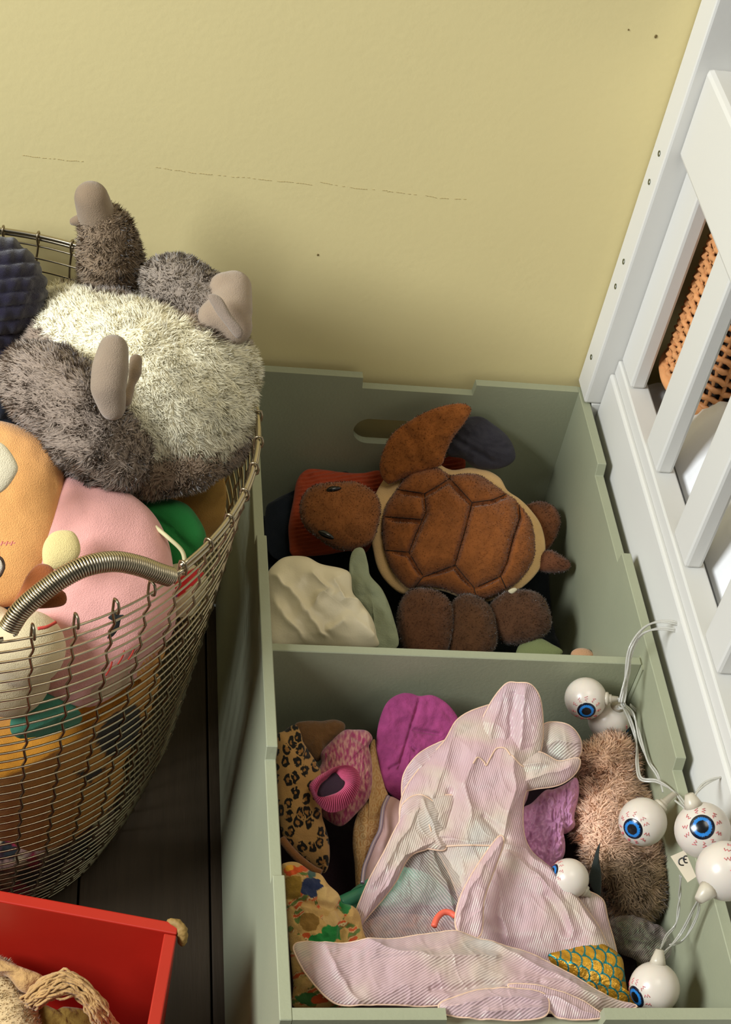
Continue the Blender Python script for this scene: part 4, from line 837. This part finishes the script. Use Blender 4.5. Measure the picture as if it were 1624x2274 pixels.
# front flap and rolls
Vf, Ff = sheet([(652,2112),(675,2092),(722,2094),(770,2094),(860,2086),(940,2076),(1010,2070),(1080,2092),(1180,2118),(1260,2160),(1345,2212),(1415,2236),(1300,2248),(1180,2246),(1000,2234),(860,2232),(760,2232),(705,2195)], -.032, 22, 'organza3', pleats([[(722,2095),(740,2150),(790,2220)], [(1080,2092),(1200,2150),(1330,2225)], [(1020,2235),(1120,2190),(1260,2180)], [(800,2090),(950,2130),(1100,2130)]], 12, 11, [[(960,2200),(1080,2180),(1200,2185)]], 8), ctr=(1000, 2160), K=80, N=380, n=(0, -.12, 1))
sheet([(975,2232),(1020,2212),(1070,2198),(1140,2196),(1205,2205),(1220,2232),(1200,2262),(1100,2264),(1000,2256)], -.006, 12, 'organza3', pleats([[(990,2240),(1080,2215),(1200,2225)], [(1080,2250),(1200,2240)]], 8, 7, seed=2), ctr=(1105, 2232), n=(0, -.1, 1), name='roll', K=40, N=180)
sheet([(1130,2185),(1200,2190),(1280,2215),(1335,2250),(1330,2262),(1250,2262),(1215,2240),(1160,2210)], -.010, 9, 'organza', pleats([[(1140,2190),(1230,2215),(1320,2255)]], 7, 6, seed=3), ctr=(1240, 2228), n=(0, -.1, 1), name='roll', K=30, N=140)
# purple satin, gathered
V, F, I = puff(Z4([(250,260),(340,175),(400,165),(480,130),(555,85),(578,150),(570,240),(545,350),(548,420),(500,460),(470,470),(482,560),(470,630),(420,690),(370,735),(330,735),(230,640),(130,560),(120,400),(180,300)]), -.095, 40, 36, tilt=.55, K=60, N=240, ctr=Z4([(400, 430)])[0],
    disp=lambda p_, s: 17 * (np.abs(n2(p_ * (1.3, .8), 22, 2, 3))) - 4 + 7 * np.abs(n2(p_ * (1.8, .7), 12, 6, 2)) - 12 * np.exp(-(dseg(p_, [Z4([(320, 290), (270, 430), (215, 550)]), Z4([(400, 470), (365, 590), (345, 720)])]) / 5) ** 2))
obj('gathered_satin', mesh('gathered_satin', V, F, const(V, (190, 130, 168)) * (1 + .15 * n2(I['px'], 30, 1))[:, None]), M['satin'], dr, 'gathered mauve satin sleeve')

# tan furry toy on the right
tf = empty('fluffy_bear', P(1385, 1850, -.2), 'fluffy tan plush with long fur wedged against the right wall of the box', 'plush toy')
def tcol(V):
    p_ = topx(V); c = const(V, (238, 196, 166)); k = np.clip((p_[:, 1] - 1870) / 60, 0, 1)[:, None]; c = c * (1 - k) + k * np.array(lin((172, 142, 108)))
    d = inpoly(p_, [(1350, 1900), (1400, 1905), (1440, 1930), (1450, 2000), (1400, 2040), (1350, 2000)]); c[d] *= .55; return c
furpart('body', chain([(1345, 1700, -0.094, 54), (1355, 1760, -0.089, 62), (1350, 1830, -0.094, 66), (1360, 1900, -0.099, 60), (1400, 1955, -0.109, 60), (1400, 2010, -0.124, 46)]) + chain([(1400, 1790, -0.099, 46), (1400, 1850, -0.099, 56), (1425, 1930, -0.104, 50), (1432, 1980, -0.109, 42)]) + chain([(1310, 1760, -0.099, 34), (1305, 1830, -0.099, 36)]), (238, 196, 166), tf, .010, 600000, .005, gd=np.array([.25, -.15, .0]), clump=.008, wd=.0010, colfn=tcol, var=.2)
furpart('ear', chain([(1330, 1690, -0.069, 40), (1362, 1672, -0.072, 40), (1385, 1700, -0.079, 34)]), (232, 188, 156), tf, .009, clump=.008)
garment('felt_leaf', Z4([(722,535),(705,560),(690,600),(668,680),(645,770),(655,820),(680,870),(705,912),(725,895),(732,820),(728,720),(716,650),(716,590)]), -.075, 8, 6, (36, 42, 40), 'narrow dark green felt leaf in front of the tan fur', 'felt leaf', tilt=.7)
# mesh bag
V, F, I = puff(Z4([(770,1080),(880,1030),(1000,1050),(1150,1115),(1200,1190),(1215,1290),(1160,1345),(1060,1398),(960,1335),(850,1290),(790,1200)]), -.115, 30, 0, front_only=True, K=30, N=120, disp=lambda p_, s: 12 * n2(p_, 26, 3)); obj('mesh_bag', mesh('mesh_bag', V, F), M['bag'], None, 'crumpled grey brown net bag below the tan fur', 'net bag')
# gold fish-scale cloth
def sccol(V, I):
    p_ = I['px']; a = math.radians(-62); R_ = np.array([[math.cos(a), -math.sin(a)], [math.sin(a), math.cos(a)]]); q = (p_ - (1320, 2150)) @ R_.T
    w_s, r_s = 36., 17.; c = const(V, (24, 120, 124)); done = np.zeros(len(V), bool)
    for row in range(-12, 13)[::-1]:
        cy = row * r_s; off = (row % 2) * w_s / 2; cx = np.round((q[:, 0] - off) / w_s) * w_s + off; d = np.hypot(q[:, 0] - cx, (q[:, 1] - cy))
        ins = (d < w_s * .60) & (q[:, 1] <= cy + 2) & ~done
        gold = ins & (d < w_s * .50); c[gold] = lin((196, 146, 42)); done |= ins
    return c
gm = mat('gold_foil', vcol=True, rough=.32, metal=.55, bump=.7, bscale=260, var=.25, vscale=130); M['gold'] = gm
garment('mermaid_tail', Z4([(320,1308),(420,1268),(550,1238),(660,1212),(760,1238),(868,1320),(892,1440),(912,1560),(930,1620),(1045,1665),(960,1685),(860,1690),(700,1640),(540,1500)]), -.085, 34, 30, (196, 146, 42), 'gold foil fish-scale cloth with teal scale outlines near the front corner', 'costume', m='gold', colfn=sccol, K=110, N=420, ctr=Z4([(690, 1440)])[0], disp=lambda p_, s: 3 * n2(p_, 40, 1))
garment('teal_plastic_bag', [(770,1990),(820,1950),(880,1925),(950,1940),(1000,1985),(1010,2010),(930,2012),(850,2020),(790,2035)], -.125, 16, 20, (96, 176, 146), 'crumpled pale teal plastic glimpsed through the sheer part of the dress', 'bag', m='satin', disp=lambda p_, s: 9 * n2(p_, 26, 3))
garment('patterned_scrap', [(800,2060),(860,2030),(960,2035),(1030,2060),(1020,2110),(900,2120),(800,2110)], -.125, 16, 20, (150, 96, 70), 'brown patterned scrap under the sheer part of the dress', 'cloth', disp=lambda p_, s: 6 * n2(p_, 26, 4), colfn=lambda V, I: const(V, (140, 96, 78)) + np.clip(n2(I['px'], 12, 2), -.3, .6)[:, None] * np.array([.35, .12, .05]))
# coral ring seen through the organza
V, F = tube(cr_open([P(*q, -.055) for q in Z3([(985, 560), (1005, 510), (1040, 478), (1080, 478), (1115, 500)])], 30), .003, 8); rg = obj('coral_ring', mesh('coral_ring', V, F), mat('coral_plastic', (226, 100, 78), .4), None, 'coral red ring showing through the sheer organza', 'toy ring')

# ---------------------------------------------------------------- string of eyeball lights
sl = empty('eyeball_string_lights', P(1400, 1600, .02), 'string of white eyeball lights with blue irises on clear cable over the right rim', 'string lights')
irng = np.random.default_rng(5)
def irismesh(c, ax, R, ra):
    u = nrm(np.cross(ax, (.3, .2, .9))); v = np.cross(ax, u); K_, N_ = 26, 144; Vs = [c + ax * R * 1.012]; cl = [lin((16, 20, 22))]
    jag1 = .56 + .06 * irng.random(N_); jag2 = .84 - .10 * irng.random(N_)
    for k in range(1, K_ + 1):
        f = k / K_; a = ra * f
        for j in range(N_):
            t = 2 * np.pi * j / N_; rr = R * (1.012 if k < K_ else .995)
            Vs.append(c + rr * (ax * math.cos(a) + (u * math.cos(t) + v * math.sin(t)) * math.sin(a)))
            cl.append(lin((20, 22, 26)) if f < jag1[j] * .84 else lin((36, 122, 200)) if f < jag2[j] - .04 else lin((16, 20, 36)))
    F_ = [(0, 1 + (j + 1) % N_, 1 + j) for j in range(N_)] + [(1 + k*N_ + j, 1 + k*N_ + (j+1) % N_, 1 + (k+1)*N_ + (j+1) % N_, 1 + (k+1)*N_ + j) for k in range(K_ - 1) for j in range(N_)]
    return mesh('iris', Vs, F_, np.array(cl)), u, v
SP = ico(4)
def eyeball(px_, py_, h, rpx, ip, neck, lab):
    "ip: pixel of the iris centre; neck: (px,py,dh) of the stem end"
    c = P(px_, py_, h); R = rpx * pxm(c)
    d = nrm(ray(*ip)); oc_ = CAM - c; b = np.dot(oc_, d); dd = b * b - (oc_ @ oc_ - R * R)
    t = -b - math.sqrt(max(dd, 0)); ax = nrm(CAM + d * t - c)
    o = obj('eyeball', mesh('eyeball', SP[0] * R + c, SP[1]), M['eye'], sl, lab)
    me, u, v = irismesh(c, ax, R, .455); obj('iris', me, M['iris'], o)
    vs = []
    for k in range(11):
        t = 2 * np.pi * (k + .3 * irng.random()) / 11; a = .53; pts = []
        for q in range(5):
            a += .055 * (1 if q else 0); t2 = t + .09 * (1 if q % 2 else -1) * (irng.random() + .5)
            pts.append(c + R * 1.006 * (ax * math.cos(a) + (u * math.cos(t2) + v * math.sin(t2)) * math.sin(a)))
        vs.append(tube(np.array(pts), R * .016, 4))
    V, F = merge(vs); obj('veins', mesh('veins', V, F), M['vein'], o)
    e = P(neck[0], neck[1], h + neck[2]); dn = nrm(e - c); pth_ = np.array([c + dn * R * .93, c + dn * R * 1.08, c + dn * R * 1.1, c + dn * R * 1.22, c + dn * R * 1.24, e]) if np.linalg.norm(e - c) > R * 1.3 else np.array([c + dn * R * .93, c + dn * R * 1.12, e + dn * R * .2])
    rr = np.array([.34, .32, .22, .22, .16, .12]) * R if len(pth_) == 6 else np.array([.34, .28, .16]) * R
    V, F = tube(pth_, rr, 14); obj('stem', mesh('stem', V, F), M['stem'], o)
    return c, R, e
E1 = eyeball(1301, 1551, -.045, 46, (1303, 1580), (1374, 1552, .012), 'eyeball nearest the divider looking down')
E2 = eyeball(1354, 1598, -.075, 47, (1390, 1632), (1374, 1565, .025), 'eyeball half hidden under the first one')
E3 = eyeball(1428, 1825, -.030, 52, (1404, 1842), (1498, 1762, .018), 'eyeball in front of the tan fur')
E4 = eyeball(1561, 1844, .056, 60, (1560, 1836), (1535, 1775, .02), 'eyeball on the right rim facing the camera')
E5 = eyeball(1612, 1934, .092, 63, (1655, 1905), (1560, 1990, -.006), 'eyeball cut by the right edge of the frame')
E6 = eyeball(1264, 1951, -.062, 43, (1226, 1936), (1311, 1990, -.01), 'eyeball under the dress hem with iris to the left')
E7 = eyeball(1454, 2193, -.060, 53, (1410, 2215), (1464, 2120, .02), 'eyeball in the near right corner')
def cable(pts, r=.00105, par=sl, twist=True):
    Q = cr_open([P(*q) for q in pts], 90)
    if not twist: v, f = tube(Q, r, 6); return obj('cable', mesh('cable', v, f), M['clear'], par)
    T2 = np.gradient(Q, axis=0); T2 /= np.linalg.norm(T2, axis=1)[:, None]; u = np.cross(T2, (0, .3, 1)); u /= np.linalg.norm(u, axis=1)[:, None]; w2 = np.cross(T2, u); ph_ = np.linspace(0, 9, 90)[:, None] ; off = (u * np.cos(ph_) + w2 * np.sin(ph_)) * r * 1.05
    v, f = merge([tube(Q + off, r, 6), tube(Q - off, r, 6)]); return obj('cable', mesh('cable', v, f), M['clear'], par)
cable([(1378,1560,-.03),(1390,1500,-.01),(1400,1440,.015),(1430,1395,.03),(1470,1380,.038),(1520,1390,.04),(1558,1418,.036)])
cable([(1385,1560,-.03),(1395,1505,-.015),(1402,1450,.01),(1425,1410,.024),(1465,1396,.03),(1510,1402,.032),(1550,1418,.036)])
cable([(1380,1562,-.035),(1400,1600,-.05),(1414,1650,-.06),(1416,1700,-.055),(1425,1730,-.05),(1460,1735,-.04),(1498,1758,-.02),(1528,1795,.005),(1538,1800,.03)])
cable([(1384,1562,-.035),(1408,1590,-.05),(1425,1650,-.055),(1440,1690,-.055),(1460,1720,-.05),(1475,1760,-.05)])
cable([(1400,1565,-.06),(1430,1600,-.075),(1437,1660,-.08),(1450,1720,-.08),(1472,1770,-.075)])
cable([(1380,1780,-.035),(1500,1778,-.01),(1520,1795,.0)][1:] + [(1530, 1812, .01)], twist=False)
cable([(1534,1795,.045),(1548,1760,.045),(1575,1735,.042),(1624,1722,.036),(1660,1722,.03)])
cable([(1512,1945,.0),(1510,1990,-.03),(1502,2050,-.055),(1480,2080,-.06),(1462,2122,-.045)], .0008)
cable([(1560,1980,.02),(1545,2010,-.01),(1520,2060,-.04),(1500,2090,-.05),(1470,2122,-.045)], .0008)
cable([(1552,1985,.015),(1550,2030,-.02),(1520,2085,-.05),(1488,2100,-.055)], .0007)
cable([(1374,1553,-.03),(1385,1560,-.035),(1384,1570,-.04),(1372,1572,-.05)], .0012)
# tag with lettering
tg_o = P(1517, 1920, .02); tn = nrm(tocam(tg_o) + np.array([-.2, 0, .1]))
tq = Z4([(1207, 625), (1305, 582), (1385, 765), (1325, 805)])
Vt = [PN(a, b, tg_o, tn) for a, b in tq]; Vt = np.array(Vt + [v - tn * .0004 for v in Vt])
tag_ = obj('cable_tag', mesh('cable_tag', Vt, [(0,1,2,3),(7,6,5,4),(0,4,5,1),(1,5,6,2),(2,6,7,3),(3,7,4,0)], smooth=False), mat('tag_paper', (206, 192, 168), .8), sl, 'paper tag reading CE')
ltr = []
for L in ([(1302,640),(1288,636),(1268,648),(1264,668),(1276,684),(1298,686)], [(1322,625),(1310,622),(1296,634),(1298,652),(1308,668),(1324,668)], [(1298,648),(1316,645)]):
    Q = np.array([PN(*z_, tg_o, tn) + tn * .0003 for z_ in Z4(L)]); ltr.append(tube(cr_open(Q, 24) if len(Q) > 2 else Q, .0006, 5))
V, F = merge(ltr); obj('lettering', mesh('lettering', V, F), M['black'], tag_)

# ================================================================ red box
rx = empty('red_crate', P(150, 2150, -.3), 'red painted box with worn tan corner, near left in front of the basket', 'box')
hR = -.085
A0, A1 = P(-60, 1966, hR), P(397, 2050, hR)
ux = nrm(A1 - A0); B1 = P(357, 2274, hR); 
vy = nrm(B1 - A1); vy = nrm(vy - ux * 0.0)
LX, LY_ = .40, .30; tw = .0115; zb = .0
Cn = A1                                             # outer far right corner
def quadprism(name, pts, z0_, z1_, bev=.0012, slope=0.):
    n_ = len(pts); V = [(*p_[:2], z0_) for p_ in pts] + [(*p_[:2], z1_) for p_ in pts]
    me = mesh(name, V, [tuple(range(n_))[::-1], tuple(range(n_, 2*n_))] + [(i, (i+1) % n_, n_ + (i+1) % n_, n_ + i) for i in range(n_)], smooth=False)
    bm = bmesh.new(); bm.from_mesh(me); bmesh.ops.recalc_face_normals(bm, faces=bm.faces); bm.to_mesh(me); bm.free(); bevel(me, bev, 2); return me
zt_ = Z0 + hR; ps_ = lambda a, b: Cn - ux * a + vy * b
obj('back_panel', quadprism('back_panel', [ps_(0, 0), ps_(LX, 0), ps_(LX, tw), ps_(0, tw)], .0, zt_), M['red'], rx)
obj('side_panel', quadprism('side_panel', [ps_(0.0, tw + .0005), ps_(tw, tw + .0005), ps_(tw, LY_), ps_(0, LY_)], .0, zt_ - .001), M['red'], rx)
obj('side_panel', quadprism('side_panel', [ps_(LX - tw, tw), ps_(LX, tw), ps_(LX, LY_), ps_(LX - tw, LY_)], .0, zt_ - .001), M['red'], rx)
obj('front_panel', quadprism('front_panel', [ps_(tw, LY_ - tw), ps_(LX - tw, LY_ - tw), ps_(LX - tw, LY_), ps_(tw, LY_)], .0, zt_), M['red'], rx)
obj('bottom_panel', quadprism('bottom_panel', [ps_(tw, tw), ps_(LX - tw, tw), ps_(LX - tw, LY_ - tw), ps_(tw, LY_ - tw)], .005, .015), M['red'], rx)
V, F = blob(chain([(378, 2046, hR - .001, 8), (395, 2052, hR - .001, 11), (404, 2066, hR - .003, 13), (406, 2082, hR - .009, 12), (404, 2094, hR - .015, 9)]), .0016, 3)
V = V + vnormals(V, F) * (.0012 * nz(V, 260, 2))[:, None]; obj('corner_cap', mesh('corner_cap', V, F), M['tan_leather'], rx, 'worn tan corner cap')
# contents
kb = empty('knitted_doll', P(60, 2200, -.22), 'tan knitted doll with cream fleece body and fringe hair lying in the red box', 'doll')
Z6 = lambda L: zt(L, 0, 1900, 2.619)
furpart('fleece_body', chain([(20, 2260, -.17, 62), (-20, 2190, -.17, 62), (30, 2300, -.17, 60)]), (214, 186, 140), kb, .004, 400000, .004, clump=.006)
V, F, I = puff(Z6([(-60,600),(0,602),(60,625),(150,660),(230,690),(262,720),(230,760),(170,800),(110,780),(40,700),(-60,680)]), -.135, 26, 24, K=20, N=80, disp=lambda p_, s: 4 * n2(p_, 20, 2)); obj('knitted_head', mesh('knitted_head', V, F), M['knit'], kb)
strs = []
for k in range(90):
    t = k / 89; o_ = irng.normal(size=6) * 5; dn_ = 44 * t - 6
    dzk = irng.random() * .014 + .010 * (1 - t)
    Q = cr_open([P(52 + 22 * t + o_[0], 2222 + dn_ * .5, -.128 + dzk), P(92 + 8 * t, 2186 + dn_ + o_[1], -.116 + dzk), P(138 + 6 * t + o_[2], 2168 + dn_ + o_[3], -.112 + dzk), P(188 - 8 * t, 2186 + dn_ * .9 + o_[4], -.116 + dzk), P(228 - 20 * t + o_[5], 2232 + dn_ * .8, -.130 + dzk), P(252 - 30 * t + o_[2] * 2, 2282 + dn_ * .3 + o_[3], -.150 + dzk * .5)], 40)
    Q = Q + np.c_[np.sin(np.arange(40) * 1.1 + k * 2.1), np.cos(np.arange(40) * .9 + k), np.sin(np.arange(40) * 1.3 + k * 1.7)] * .0010
    strs.append(tube(Q, .0013, 5))
V, F = merge(strs); obj('fringe', mesh('fringe', V, F), M['knit'], kb, kind='stuff')
garment('olive_cloth', Z6([(200,900),(260,870),(320,900),(380,880),(520,900),(640,940),(640,1060),(300,1080),(190,1000)]), -.17, 20, 30, (120, 92, 36), 'dark olive brown cloth under the fringe in the red box', 'cloth', disp=lambda p_, s: 6 * n2(p_, 20, 3))
